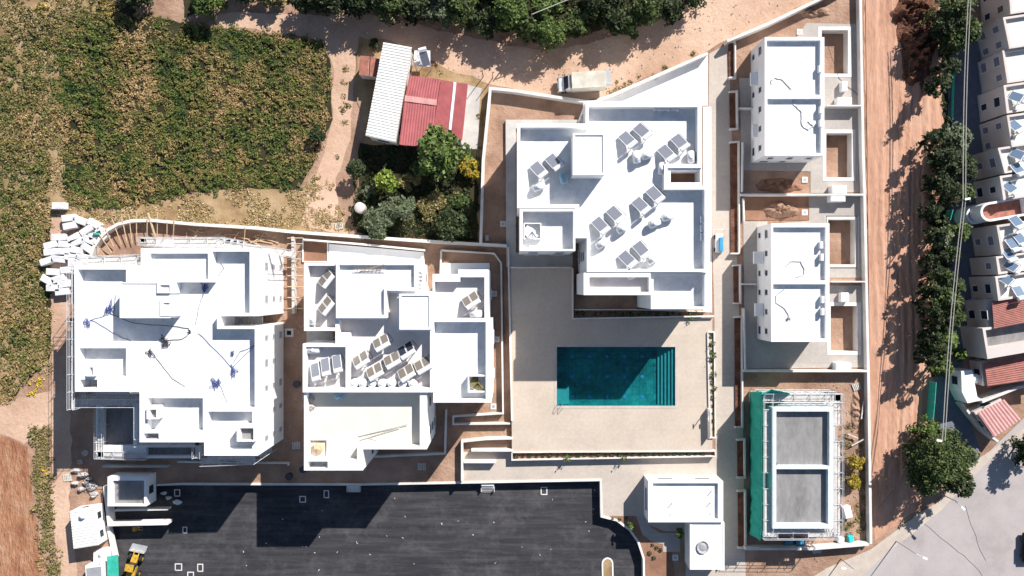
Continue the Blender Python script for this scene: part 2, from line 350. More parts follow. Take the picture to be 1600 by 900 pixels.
for pts, nm in (([(1155, 122), (1200, 122), (1260, 36), (1338, 38), (1342, 300), (1266, 302), (1266, 268), (1158, 266)], 'plot_paving'),
                ([(1264, 308), (1343, 308), (1348, 434), (1200, 434), (1200, 350), (1264, 345)], 'plot_paving'),
                ([(1161, 346), (1199, 346), (1199, 446), (1346, 446), (1350, 574), (1163, 576)], 'plot_paving'),
                ([(1160, 306), (1262, 306), (1262, 344), (1160, 344)], 'garden_soil')):
    hs = [p for p in pits_px if inside((p[0][0]+p[2][0])/2, (p[0][1]+p[2][1])/2, pts)]
    z = LZ[0]; LZ[0] += .004
    sheet(nm, ccw(PP(pts, 0)), z, M['plotpave' if nm == 'plot_paving' else 'soil_dark'], [ccw(PP(h, .1)) for h in hs])
lay('tree_floor', [(280, -60), (1100, -60), (1090, -12), (1040, 15), (985, 34), (900, 56), (860, 60), (800, 52), (740, 36), (690, 30), (600, 14), (470, 8), (360, -5), (290, 25)], 'weedsoil_shade', 3)
lay('painted_verge_shade', [(1448, -60), (1486, -60), (1484, 100), (1482, 330), (1480, 500), (1462, 590), (1452, 590), (1462, 400), (1466, 300), (1474, 190), (1470, 60)], 'weedsoil_shade', 3)  # dark soil colour stands in for shade and dense foliage under the tree line
lay('white_edging', [(1098.5, 167), (1111, 167), (1112, 488), (1098.5, 488)], 'white')
lay('old_house_yard', [(560, 60), (600, 60), (700, 108), (762, 130), (758, 240), (748, 300), (700, 230), (640, 232), (570, 225), (555, 120)], 'dry', 3)
lay('concrete_yard', [(712, 128), (752, 138), (746, 236), (720, 238)], 'concrete', 1.5)
lay('garden_soil', [(562, 226), (745, 232), (748, 378), (700, 376), (560, 366), (548, 330), (560, 300)], 'weedsoil_shade', 3)
lay('street', [(1290, 1000), (1325, 910), (1385, 852), (1430, 818), (1470, 785), (1510, 740), (1550, 700), (1612, 640), (1900, 560), (1900, 1000)], 'road', holes=())
lay('sidewalk', [(1240, 920), (1290, 888), (1360, 858), (1395, 832), (1435, 802), (1462, 786), (1520, 722), (1600, 668), (1620, 655), (1624, 664), (1556, 708), (1517, 748), (1470, 797), (1432, 828), (1385, 864), (1330, 915)], 'kerbstone')
lay('estate_road', [(1482, 90), (1530, 60), (1540, 480), (1505, 560), (1500, 620), (1530, 700), (1520, 722), (1500, 735), (1462, 660), (1460, 595), (1480, 500), (1478, 300)], 'estate')

# ------------------------------------------------------------ walls, kerbs
def offset(pts, t, closed=False):
    n = len(pts); L, Rr = [], []
    for i in range(n):
        a = Vector(pts[i-1]) if (i > 0 or closed) else None
        b = Vector(pts[i]); c = Vector(pts[(i+1) % n]) if (i < n-1 or closed) else None
        d1 = (b-a).normalized() if a is not None else (c-b).normalized()
        d2 = (c-b).normalized() if c is not None else d1
        n1 = Vector((-d1.y, d1.x)); n2 = Vector((-d2.y, d2.x)); m = (n1+n2)
        m = m.normalized() if m.length > 1e-4 else n1
        k = min(2.2, 1/max(.3, m.dot(n1)))
        L.append(tuple(b+m*t/2*k)); Rr.append(tuple(b-m*t/2*k))
    return L, Rr
def wallmesh(b, pts, z0, z1, t):
    L, Rr = offset(pts, t); n = len(pts)
    for i in range(n-1):
        a, c, d_, e = L[i], L[i+1], Rr[i+1], Rr[i]
        b.quad((*a, z1), (*e, z1), (*d_, z1), (*c, z1))
        b.quad((*e, z0), (*d_, z0), (*d_, z1), (*e, z1)); b.quad((*c, z0), (*a, z0), (*a, z1), (*c, z1))
    b.quad((*L[0], z0), (*Rr[0], z0), (*Rr[0], z1), (*L[0], z1)); b.quad((*Rr[-1], z0), (*L[-1], z0), (*L[-1], z1), (*Rr[-1], z1))
def wall(px, z1, t, label, name='boundary_wall', cat='wall', z0=-.3, m='wallcap', group=None):
    b = MB(); wallmesh(b, PP(px, z1), z0, z1, t)
    return tag(b.build(name, M[m]), label, cat, group)
wall([(141, 402), (146, 386), (156, 371), (168, 359), (184, 350), (205, 345), (235, 344), (300, 350), (400, 356), (455, 362), (580, 371), (700, 379), (792, 384)], 1.3, .42, 'long low wall that curves round the top left corner of the building site', 'retaining_wall')
wall([(751, 380), (755, 250), (766, 138), (800, 141), (912, 158), (928, 159), (960, 147), (1106, 83)], 1.4, .38, 'white wall with a pointed bend beside the parked truck, along the dirt road')
wall([(913, 161), (914, 186)], 1.5, .25, 'short white stub wall joining the truck side wall to the apartment block')
wall([(1136, 64), (1200, 37), (1282, -2), (1330, -30)], 1.7, .38, 'slanting white wall beside the dirt road at the top right')
wall([(1344, -40), (1346, 80), (1349, 240), (1351, 300), (1354, 440), (1357, 580), (1361, 850)], 1.1, .36, 'long straight wall along the red excavated track')
wall([(1292, 165), (1347, 165)], 1.5, .2, 'short white wall across the paving between the two upper sunken pits')
wall([(1158, 304), (1349, 304)], 1.5, .25, 'white dividing wall between the two villa plots')
wall([(1299, 440), (1352, 440)], 1.5, .2, 'short white wall between the two lower sunken pits')
wall([(1162, 580), (1355, 580)], 1.5, .25, 'white wall at the lower edge of the lower villa plot')
wall([(1165, 858), (1270, 858), (1358, 851)], 1.5, .3, 'wall below the netted building shell')
wall([(689, 391), (772, 396), (783, 411), (786, 646), (708, 651), (708, 663), (797, 662)], 1.0, .22, 'thin white garden wall looping round the right side of the middle block')
wall([(794, 386), (797, 520), (800, 658)], 1.2, .25, 'straight white wall between the middle block and the pool deck')
wall([(473, 374), (560, 381), (664, 391)], 1.4, .25, 'white wall at the top edge of the middle block courtyard')
wall([(689, 391), (688, 428)], 1.0, .2, 'short white wall beside the small soil yard of the middle block')
wall([(160, 729), (262, 729)], .9, .3, 'low grey wall below the scaffolded block', m='concrete')
wall([(450, 728), (450, 724), (277, 722)], .6, .2, 'thin white kerb wall under the scaffolded block')
wall([(585, 714), (695, 709), (697, 640)], 1.0, .25, 'white wall at the lower right corner of the middle block')
wall([(163, 760), (170, 820), (262, 818)], 1.3, .4, 'white L shaped planter wall beside the small grey roofed kiosk')
wall([(178, 798), (262, 796)], .9, .22, 'thin inner planter wall below the small grey roofed kiosk')
wall([(168, 822), (179, 872)], .5, .45, 'pale wall at the left edge of the parking asphalt')
wall([(284, 756), (563, 757), (939, 750), (940, 807), (964, 813), (984, 828), (998, 848), (1006, 873), (1007, 940)], .16, .3, 'white retaining wall that edges the parking asphalt and curves round', 'retaining_wall', z0=PARKZ)
wall([(245, 758), (284, 756)], .3, .25, 'short wall at the corner above the dark parking', z0=PARKZ)
for i, (pts, lb) in enumerate([
        ([(722, 752), (722, 690), (760, 686), (801, 685)], 'outer white wall of the access ramp'),
        ([(801, 704), (736, 704)], 'middle white wall of the access ramp'),
        ([(775, 722), (724, 722)], 'lower white wall of the access ramp')]):
    wall(pts, 1.2, .3, lb, 'ramp_wall')
# planters along the villas: U shaped white walls with soil
for i, (x0, y0, x1, y1) in enumerate([(1138, 64, 1149, 121), (1140, 142, 1152, 201), (1141, 221, 1155, 396), (1146, 414, 1157, 474), (1148, 495, 1160, 668), (1152, 687, 1164, 747), (1153, 767, 1165, 857)]):
    lab = ['beside the slanting wall', 'beside the upper part of the upper villa', 'long, passing the plot dividing wall', 'beside the lower villa',
           'long, beside the green-netted shell top and lower villa plot', 'short, left of the green net', 'long, beside the green net bottom'][i]
    t = thing('planter', 'narrow white walled red soil planter, '+lab, 'planter', group='planters along the side path')
    b = MB(); wallmesh(b, PP([(x0, y0+1), (x1, y0), (x1+.5, y1), (x0+1, y1)], .8), -.1, .8, .2); b.build('border', M['wallcap'], t)
    b = MB(); b.prism(PP([(x0, y0+1), (x1, y0), (x1+.5, y1), (x0+1, y1)], .25), -.1, .25); b.build('soil', M['heap'], t)
    at_base(t, *P((x0+x1)/2, (y0+y1)/2, 0))
# fence around the villas' left side (plot walls)
wall([(1161, 222), (1160, 300)], 1.2, .18, 'thin white wall left of the upper villa garden')
wall([(1162, 310), (1163, 346)], 1.2, .18, 'thin white wall left of the sandy garden patch')
wall([(1163, 482), (1165, 578)], 1.2, .18, 'thin white wall left of the lower villa paving')
# cross bits
wall([(1155, 169), (1176, 169)], 1, .2, 'tiny white wall stub left of the upper villa')
wall([(1159, 444), (1182, 444)], 1, .2, 'tiny white wall stub left of the lower villa')

# ------------------------------------------------------------ pool deck and pool
deck_px = [(797, 418), (895, 418), (895, 497), (1113, 497), (1113, 707), (800, 707)]
dk = ccw(PP(deck_px, DECKZ))
b = MB(); b.flat(dk, DECKZ, [pool_w]); b.prism(dk, -.2, DECKZ, top=False); struct(b.build('pool_deck', M['deck']))
pool = thing('swimming_pool', 'rectangular teal swimming pool with steps at its right end, set in the beige deck', 'swimming pool')
b = MB(); x0, y0 = P(870, 634, DECKZ); x1, y1 = P(1055, 542, DECKZ); PB = DECKZ-1.6
b.flat(pool_w, PB)
for i in range(4):
    a, c = pool_w[i], pool_w[(i+1) % 4]; b.quad((*c, PB), (*a, PB), (*a, DECKZ), (*c, DECKZ))
b.build('basin', M['teal'], pool)
b = MB(); b.box(((x0+.9), y0+1.2, PB+.2), (1.75, 2.3, .6)); b.build('ledge', M['tealstep'], pool)
for i in range(5):
    w_ = 2.2-.44*i; b = MB(); b.box((x1-w_/2-.003, (y0+y1)/2, PB+.13+.26*i), (w_, y1-y0-.01, .255)); b.build('step', M['tealstep'], pool)
cp = MB(); o_ = .35
ring = [(x0-o_, y0-o_), (x1+o_, y0-o_), (x1+o_, y1+o_), (x0-o_, y1+o_)]
cp.flat(ring, DECKZ+.03, [pool_w]); cp.prism(ring, DECKZ-.01, DECKZ+.03, top=False); cp.build('coping', M['coping'], pool)
lm, lnt, lb_ = mat('pool_light_lens', .3); lb_.inputs['Base Color'].default_value = (.20, .50, 1.0, 1)
for r_ in range(3):
    for c_ in range(6):
        if c_ == 5: continue
        px = 894+27.3*c_; py = 557+31.5*r_; p = P(px, py, PB)
        b = MB(); b.tube((*p, PB+.002), (*p, PB+.06), .23, n=12); b.build('pool_light', lm, pool)
wm = bpy.data.materials.new('pool_water'); wm.use_nodes = True; nt = wm.node_tree; nt.nodes.clear()
out = N(nt, 'ShaderNodeOutputMaterial'); tr = N(nt, 'ShaderNodeBsdfTransparent'); gl = N(nt, 'ShaderNodeBsdfGlossy'); mx = N(nt, 'ShaderNodeMixShader'); fr = N(nt, 'ShaderNodeFresnel')
tr.inputs[0].default_value = (.33, .54, .61, 1); gl.inputs['Roughness'].default_value = .04; fr.inputs[0].default_value = 1.33
bp = N(nt, 'ShaderNodeBump'); bp.inputs['Strength'].default_value = .25; nn = N(nt, 'ShaderNodeTexNoise', scale=2.5, detail=3)
nt.links.new(coords(nt), nn.inputs['Vector']); nt.links.new(nn.outputs[0], bp.inputs['Height']); nt.links.new(bp.outputs[0], gl.inputs['Normal'])
mx.inputs[0].default_value = .035; nt.links.new(tr.outputs[0], mx.inputs[1]); nt.links.new(gl.outputs[0], mx.inputs[2]); nt.links.new(mx.outputs[0], out.inputs[0])
b = MB(); b.flat([(x0+.002, y0+.002), (x1-.002, y0+.002), (x1-.002, y1-.002), (x0+.002, y1-.002)], DECKZ-.12); b.build('water_surface', wm, pool)
# ladder
b = MB()
for k in (0, 7):
    p = P(871+k, 632, DECKZ); q = P(871+k, 639, DECKZ)
    b.path([(*q, DECKZ), (*q, DECKZ+.7), (q[0], p[1]-.2, DECKZ+.85), (*p, DECKZ+.6), (p[0], p[1]+.1, DECKZ-1)], .03)
tag(b.build('pool_ladder', M['metal']), 'small metal handrail pair at the lower left pool corner', 'ladder')
# deck parapets
wall([(895, 419), (895, 498), (1116, 494)], DECKZ+.55, .18, 'thin white wall edging the planter below the largest block', z0=DECKZ-.2)
wall([(797, 418), (893, 418)], DECKZ+.5, .2, 'thin white wall at the top edge of the shaded deck', z0=0)
wall([(898, 484), (1000, 484), (1105, 487)], DECKZ+.3, .12, 'inner white kerb of the planter below the largest block', 'kerb', 'kerb', z0=0)
def planter(px, z, soilz, lab):
    t = thing('planter', lab, 'planter'); b = MB(); wallmesh(b, PP(px+[px[0]], z), 0, z, .16); b.build('border', M['wallcap'], t)
    b = MB(); b.prism(PP(px, z), 0, soilz); b.build('soil', M['soil_dark'], t); at_base(t, *P(px[0][0], px[0][1], 0)); return t
planter([(800, 707), (1118, 705), (1118, 713), (800, 719)], DECKZ+.15, .5, 'long narrow planter along the bottom edge of the pool deck')
planter([(1106, 519), (1116, 519), (1118, 684), (1109, 684)], DECKZ+.25, .8, 'long narrow white planter along the right edge of the pool deck')
planter([(1109, 640), (1109.5, 684), (1109, 684.5), (1108, 640)], DECKZ+1.1, .8, 'thin white upstand by the right planter')
# shower / lamp bits on deck
for px, py, h, lab in [(1104, 640, 2.3, 'pale outdoor shower post on the right deck edge'), (1104, 654, 1.2, 'low white post next to the outdoor shower')]:
    t = thing('deck_post', lab, 'post'); x, y = P(px, py, DECKZ); b = MB(); b.tube((x, y, DECKZ), (x, y, DECKZ+h), .06); b.build('pole', M['plastic'], t)
    b = MB(); b.box((x, y+.2, DECKZ+h), (.14, .6, .08)); b.build('arm', M['plastic'], t); at_base(t, x, y, DECKZ)

# villa sunken pits
for i, p in enumerate(pits_w):
    lab = ['uppermost empty plunge pool pit beside the upper villa', 'second empty pit with orange earth inside, right of the upper villa',
           'third empty pit with a thin dark outline, right of the lower villa', 'lowest empty pit, right of the lower villa'][i]
    t = thing('plunge_pool', lab, 'plunge pool', group='unfinished plunge pools in the villa plots')
    b = MB(); D = -1.5
    for k in range(4):
        a, c = p[k], p[(k+1) % 4]; b.quad((*c, D), (*a, D), (*a, .1), (*c, .1))
    o1 = offset(p, 1.0, True); a_, b__ = o1; outr = a_ if abs(a_[0][0]-p[0][0]) > 0 and not inside(a_[0][0], a_[0][1], p) else b__
    b.flat(outr, .1, [p]); b.prism(outr, -.05, .1, top=False); b.build('rim', M['wallcap'], t)
    b = MB(); b.flat(p, D+.002); b.build('floor', M['soil'], t)
    if i == 2:
        L2 = [tuple(Vector(q)+(Vector(q)-Vector((sum(v[0] for v in p)/4, sum(v[1] for v in p)/4))).normalized()*.55) for q in p]
        b = MB(); wallmesh(b, L2+[L2[0]], .1, .11, .1); b.build('liner_edge', M['black'], t)
    c = (sum(q[0] for q in p)/4, sum(q[1] for q in p)/4); at_base(t, c[0], c[1])

# ------------------------------------------------------------ buildings
def solid(parent, outer, z0, z1, pits, wm, z_floor=None, wname='wall'):
    """outer, pits in world coordinates; pits = [(poly, depth, material, name)]"""
    o = ccw(outer); b = MB()
    b.prism(o, z0, z1, top=False); b.flat(o, z1, [ccw(p[0]) for p in pits])
    for p, dep, m, *nm in pits:
        q = ccw(p); n = len(q); zf = z1-dep
        for i in range(n):
            a, c = q[i], q[(i+1) % n]; b.quad((*c, zf), (*a, zf), (*a, z1), (*c, z1))
        f = MB(); f.flat(q, zf); f.build(nm[0] if nm else 'roof', M[m], parent)
    return b.build(wname, M[wm], parent)
def windows(parent, outer, z0, storeys, sh=3.1, spacing=3.2, mw='glass', wsz=(1.1, 1.3), sill=1.0, which=None, frame='plastic', seed=1):
    rr = random.Random(seed); o = ccw(outer); n = len(o)
    for i in range(n):
        a, c = Vector(o[i]), Vector(o[(i+1) % n]); L = (c-a).length
        if L < 1.8: continue
        d_ = (c-a).normalized(); nr = Vector((d_.y, -d_.x)); mid = (a+c)/2
        if nr.dot(-mid.normalized()) < .25: continue                # only facades a viewer above the centre can see
        k = max(1, int(L/spacing)); ang = math.atan2(d_.y, d_.x)
        for s_ in range(storeys):
            for j in range(k):
                if rr.random() < .12: continue
                p = a+d_*(L*(j+.5)/k); ww, hh = wsz
                if rr.random() < .3: ww *= 1.5
                zz = z0+sh*s_+sill+hh/2
                f = MB(); f.box((p.x+nr.x*.02, p.y+nr.y*.02, zz), (ww+.16, .08, hh+.16), ang)
                f.box((p.x+nr.x*.07, p.y+nr.y*.07, zz-hh/2-.06), (ww+.3, .16, .06), ang)
                fo = f.build('window', M[frame], parent)
                g_ = MB(); g_.box((p.x+nr.x*.05, p.y+nr.y*.05, zz), (ww/2-.04, .04, hh-.04), ang) if False else g_.box((p.x+nr.x*.05, p.y+nr.y*.05, zz), (ww, .05, hh), ang)
                g_.box((p.x+nr.x*.06, p.y+nr.y*.06, zz), (.001, .001, .001), ang)
                g_.build('pane', M[mw], fo)
def setbase(t):
    xs = [v for c in t.children if c.type == 'MESH' for v in c.data.vertices]
    x = (min(v.co.x for v in xs)+max(v.co.x for v in xs))/2; y = (min(v.co.y for v in xs)+max(v.co.y for v in xs))/2
    at_base(t, x, y)
def tower(parent, px, z0, z1, m='white', pit=.15, rim=3, name='stair_tower'):
    x0, y0, x1, y1 = px
    solid_ = solid(parent, PP(rect(x0, y0, x1, y1), z1), z0, z1, [(PP(rect(x0+rim, y0+rim, x1-rim, y1-rim), z1), pit, 'roofwhite', 'tower_roof')], m, wname=name)
# ---- B3 large block
Z3 = 11.9
b3 = thing('apartment_block', 'largest white flat roofed apartment block above the swimming pool, roof full of solar heaters', 'apartment block')
o3 = PP([(808, 193), (915, 193), (915, 158), (1097, 158), (1097, 262), (1043, 262), (1043, 290), (1107, 290), (1107, 425), (917, 425), (917, 372), (899, 372), (899, 325), (808, 325)], Z3)
p3 = PP([(813, 199), (920, 199), (920, 167), (1090, 167), (1090, 256), (1038, 256), (1038, 296), (1101, 296), (1101, 420), (922, 420), (922, 366), (905, 366), (905, 319), (813, 319)], Z3)
solid(b3, o3, 0, Z3, [(p3, 1.35, 'roofwhite')], 'white')
solid(b3, PP(rect(1043.3, 262.3, 1097, 289.7), Z3-.3), 0, Z3-.3, [(PP(rect(1048, 266, 1098-4, 285), Z3-.3), 3.0, 'soil_dark', 'light_well_floor')], 'white', wname='light_well')
tower(b3, (895, 208, 945, 273), Z3-1.4, Z3+2.0)
sw = PP(rect(812, 326, 899, 392), Z3); solid(b3, sw, 0, Z3-.02, [(PP(rect(817, 330, 896, 389), Z3), 1.6, 'roofwhite', 'terrace')], 'white', wname='wing')
solid(b3, PP(rect(1017, 426, 1107, 483), Z3-.8), 0, Z3-.8, [(PP(rect(1021, 430, 1101, 479), Z3-.8), 1.35, 'roofwhite', 'terrace')], 'white', wname='wing')
solid(b3, PP(rect(912, 426, 1016.6, 461), Z3-.1), 0, Z3-.1, [(PP(rect(921, 433, 1014, 456), Z3-.1), 1.1, 'pinkroof', 'terrace')], 'white', wname='wing')
windows(b3, o3, 0, 3, spacing=4.2, seed=2)
windows(b3, sw, 0, 3, spacing=3.2, seed=4)
windows(b3, PP(rect(1017, 426, 1107, 483), Z3-.6), 0, 3, seed=5)
# vertical louvres / slot on roof edge
b = MB()
for k in range(4): x, y = P(922+3+10*k, 429.5, 9); b.box((x, y, 9.1), (.6, .5, .9))
b.build('vent_box', M['metal'], b3)
setbase(b3)
ap = MB(); apx = [(790, 187), (912, 187), (912, 200), (806, 200), (806, 395), (895, 395), (895, 417), (791, 417)]
ap.prism(PP(apx, .5), 0, .5); struct(ap.build('building_apron', M['concrete']))
# ---- B2 middle block
Z2 = 11.7
b2 = thing('apartment_block', 'middle white apartment block with paired solar heaters and a cream lower terrace', 'apartment block')
o2 = PP([(475, 410), (652, 410), (652, 455), (676, 455), (676, 428), (716, 428), (716, 421), (763, 421), (763, 500), (768, 500), (768, 629), (677, 629), (677, 613), (473, 613), (473, 537), (524, 537), (524, 517), (475, 517)], Z2)
pit2 = [(PP([(481, 415), (524, 415), (524, 512), (481, 512)], Z2), 1.3, 'pinkroof'),
        (PP([(530, 500), (603, 500), (603, 458), (621, 458), (621, 518), (672, 518), (672, 606), (546, 606), (546, 520), (530, 520)], Z2), 1.5, 'pinkroof', 'terrace'),
        (PP(rect(478, 542, 540, 606), Z2), 1.3, 'pinkroof', 'terrace'),
        (PP([(679, 440), (719, 440), (719, 433), (757, 433), (757, 497), (679, 497)], Z2), 1.2, 'pinkroof', 'terrace'),
        (PP(rect(678, 503, 759, 624), Z2), 1.35, 'roofwhite', 'terrace')]
solid(b2, o2, 0, Z2, pit2, 'white')
mid = PP([(525, 409), (651.5, 409), (651.5, 454), (604, 454), (604, 497), (525, 497)], Z2+.7)
solid(b2, mid, Z2-1.6, Z2+.7, [(PP([(530, 414), (647, 414), (647, 449), (600, 449), (600, 492), (530, 492)], Z2+.7), .55, 'roofwhite')], 'white', wname='raised_roof')
tower(b2, (624, 459, 673, 515), Z2-1.5, Z2+1.5)
ZF = Z2-.4
of = PP([(475, 610), (667, 610), (667, 702), (567, 702), (567, 735), (475, 735)], ZF)
solid(b2, of, 0, ZF, [(PP([(479, 613), (656, 613), (656, 697), (558, 697), (558, 719), (514, 719), (514, 716), (479, 716)], ZF), 1.5, 'cream', 'terrace'),
                      (PP(rect(481, 721, 512, 732), ZF), 2.2, 'white', 'balcony_floor')], 'white', wname='wing')
solid(b2, PP(rect(472, 375, 513, 409), .3), 0, .3, [(PP(rect(474, 377, 511, 408), .3), .2, 'soil_dark', 'yard_soil')], 'white', wname='yard_kerb')
b = MB(); b.prism(PP([(514, 381), (662, 394), (664, 425), (670, 455), (640, 455), (640, 409), (514, 409)], .4), 0, .4); b.build('patio', M['white'], b2)
b = MB(); b.prism(PP([(690, 411), (765, 411), (765, 440), (690, 440)], .4), 0, .4); b.build('patio', M['white'], b2)
# external stair on the left between the wings
b = MB()
for k in range(9): x, y = P(477+5.3*k, 527, 5); b.box((x, y, 3.4+.28*k), (.42, 1.5, .28))
b.build('outside_stair', M['concrete'], b2)
windows(b2, o2, 0, 3, spacing=3.6, seed=8); windows(b2, of, 0, 3, spacing=3.3, seed=9)
b = MB()
for k in range(5): x, y = P(655+.2, 424+6*k, Z2-2); b.box((x, y, Z2-2), (.5, .12, 3))
b.build('louvre', M['white'], b2)
setbase(b2)
# ---- B1 scaffolded block
Z1 = 11.1
b1 = thing('apartment_block', 'white apartment block under construction on the left, ringed by scaffolding', 'apartment block')
o1 = PP([(116, 415), (220, 415), (220, 388), (403, 388), (403, 494), (345, 494), (345, 510), (403, 510), (403, 712), (319, 712), (319, 691), (218, 691), (218, 612), (117, 612)], Z1)
m1 = PP([(122, 421), (197, 421), (197, 441), (332, 441), (332, 393), (390, 393), (390, 489), (339, 489), (339, 514), (398, 514), (398, 637), (321, 637), (321, 614), (203, 614), (203, 538), (122, 538)], Z1)
solid(b1, o1, 0, Z1, [(m1, 1.35, 'roofwhite'), (PP(rect(234, 396, 325, 436), Z1), .6, 'roofwhite'), (PP(rect(124, 544, 197, 588), Z1), 1.35, 'roofwhite', 'terrace'),
                      (PP(rect(125, 593, 152, 606), Z1), 2.4, 'roofwhite', 'balcony_floor'), (PP(rect(231, 622, 317, 673), Z1), 1.25, 'roofwhite', 'terrace'),
                      (PP(rect(325, 643, 394, 702), Z1), 1.25, 'roofwhite', 'terrace'), (PP(rect(224, 677, 248, 687), Z1), 2.2, 'roofwhite', 'balcony_floor')], 'white')
tower(b1, (187, 441, 266, 497), Z1-1.4, Z1+1.4, pit=.1, rim=2)
for (x0_, y0_, x1_, y1_, h_) in [(245, 440, 267, 458, 2.0), (135, 569, 147, 588, 1.1), (229, 635, 246, 655, 1.0), (370, 664, 398, 690, 1.2), (250, 468, 268, 494, 1.9)]:
    solid(b1, PP(rect(x0_, y0_, x1_, y1_), Z1+h_-.4), Z1-1.4, Z1+h_-.4, [(PP(rect(x0_+5, y0_+5, x1_-2, y1_-2), Z1+h_-.4), .7, 'greyroof', 'shaft_floor')], 'white', wname='shaft')
lo = PP([(150, 612), (217.5, 612), (217.5, 690), (310, 691), (310, 716), (150, 716)], 4.2)
solid(b1, lo, 0, 4.2, [(PP(rect(160, 622, 208, 696), 4.2), 1.0, 'greyroof', 'terrace'), (PP(rect(168+60, 698, 306, 712), 4.2), .8, 'greyroof', 'terrace')], 'white', wname='low_wing')
windows(b1, o1, 0, 3, spacing=3.0, seed=3, wsz=(.6, 1.2), mw='metal')
b = MB()
for k in range(10): x, y = P(352+5.5*k, 502, 6); b.box((x, y, 4.0+.28*(10-k)), (.45, 1.2, .3))
b.build('outside_stair', M['concrete'], b1)
setbase(b1)
# ---- villas
def villa(outer, pits, z, lab, boxes):
    t = thing('villa', lab, 'villa')
    o = PP(rect(*outer), z); solid(t, o, 0, z, [(PP(rect(*p), z), .6, 'roofwhite') for p in pits], 'white')
    windows(t, o, 0, 2, sh=2.9, spacing=2.3, seed=outer[1], wsz=(.7, .8))
    for (x0_, y0_, x1_, y1_, zt, zb) in boxes:
        b = MB(); b.prism(PP(rect(x0_, y0_, x1_, y1_), zt), zb, zt, bottom=True); b.build('entrance_canopy', M['white'], t)
    setbase(t); return t
villa((1195, 58, 1288, 243), [(1198, 63, 1282, 148), (1199, 154, 1283, 239)], 6.1, 'upper white two storey villa with a loose hose on its roof', [(1173, 113, 1186, 133, 3.1, 2.7), (1176, 194, 1188, 214, 3.1, 2.7)])
villa((1205, 349, 1296, 534), [(1208, 355, 1290, 438), (1208, 444, 1290, 529)], 6.1, 'lower white two storey villa right of the pool', [(1178, 393, 1191, 412, 3.1, 2.7), (1180, 474, 1192, 494, 3.1, 2.7)])
# netted shell
Z4 = 5.9
v3 = thing('building_shell', 'unfinished concrete building shell with two grey roof bays behind green netting', 'building')
M['shell'] = plain('pale_blue_white_board', (.62, .68, .72), .8)
solid(v3, PP(rect(1207, 637, 1302, 826), Z4), 0, Z4, [(PP(rect(1213, 643, 1296, 728), Z4), .8, 'greyroof'), (PP(rect(1213, 733, 1294, 819), Z4), .8, 'greyroof')], 'shell')
setbase(v3)
def netting(px_top, ztop, px_bot, lab):
    b = MB(); n = 24; rows = 6; pts = []
    L = len(px_top)
    def lerp(poly, t):
        s = t*(len(poly)-1); i = min(int(s), len(poly)-2); f = s-i
        return (poly[i][0]*(1-f)+poly[i+1][0]*f, poly[i][1]*(1-f)+poly[i+1][1]*f)
    for r_ in range(rows+1):
        for c_ in range(n+1):
            u = r_/rows; a = P(*lerp(px_top, c_/n), ztop); q = P(*lerp(px_bot, c_/n), 0)
            j = .13*math.sin(c_*2.1+r_)*(1 if 0 < r_ < rows else .3)
            pts.append((a[0]*(1-u)+q[0]*u+j, a[1]*(1-u)+q[1]*u+j*.4, ztop*(1-u)+.05))
    b.v = pts
    for r_ in range(rows):
        for c_ in range(n): i = r_*(n+1)+c_; b.f.append((i, i+1, i+n+2, i+n+1))
    o = b.build('safety_net', M['net'], smooth=True); o.modifiers.new('s', 'SOLIDIFY').thickness = .03
    return tag(o, lab, 'netting')
netting([(1191, 612), (1190, 700), (1191, 780), (1188, 846)], 5.6, [(1171, 612), (1171, 700), (1172, 780), (1170, 832)], 'green safety netting draped along the left side of the unfinished shell')
netting([(1188, 616), (1205, 608), (1234, 614)], 6.3, [(1186, 634), (1200, 632), (1226, 628)], 'green netting bunched over the top left corner of the unfinished shell')
# ---- service block
g1 = thing('service_block', 'single storey white L shaped service block at the end of the promenade', 'building')
zg = 3.6
oA = PP(rect(1013, 752, 1130, 816), zg); solid(g1, oA, 0, zg, [(PP(rect(1020, 755, 1122, 811), zg), .45, 'roofwhite')], 'white')
solid(g1, PP(rect(1078, 816.5, 1132, 890), zg-.35), 0, zg-.35, [(PP(rect(1081, 819, 1129, 887), zg-.35), .05, 'roofwhite')], 'white', wname='wing')
windows(g1, oA, 0, 1, sh=3, spacing=4, wsz=(2, .6), sill=1.9, seed=3); setbase(g1)
# ---- old house
oh = thing('old_house', 'old long house with a white corrugated roof', 'house')
rot_h = math.atan2(0-(222-73), (617-643))
A, B_, C_, D_ = [P(x, y, 4.2) for x, y in ((599, 66), (643, 73), (617, 222), (571, 212))]
def lerp2(a, b, t): return (a[0]+(b[0]-a[0])*t, a[1]+(b[1]-a[1])*t)
b = MB(); inn = [lerp2(lerp2(A, B_, u), lerp2(D_, C_, u), v) for u, v in ((.05, .02), (.97, .02), (.97, .985), (.05, .985))]
b.prism(inn, 0, 3.95); b.build('wall', M['offwall'], oh); windows(oh, inn, 0, 1, spacing=3.5, seed=4)
def ridged(parent, quad, z, m, n, name='roof', amp=.06, th=.06, dz=0.0):
    """sheet roof with real ribs running from edge A-B... to D-C"""
    a, bb, c, d_ = quad; b = MB(); rows = n*2
    for i in range(rows+1):
        t = i/rows; zz = z+(amp if i % 2 else 0)
        l = lerp2(a, d_, t); r_ = lerp2(bb, c, t)
        b.v.append((*l, zz)); b.v.append((*r_, zz+dz))
    for i in range(rows): b.f.append((2*i, 2*i+2, 2*i+3, 2*i+1))
    o = b.build(name, M[m], parent); o.modifiers.new('s', 'SOLIDIFY').thickness = th
    return o
ridged(oh, (A, B_, C_, D_), 4.15, 'corr_white', 34, amp=.09, dz=-.25)
setbase(oh)
rh = thing('red_roof_shed', 'low shed with patched red sheet roofs beside the old long house', 'shed')
def Q(z, *p): return [P(x, y, z) for x, y in p]
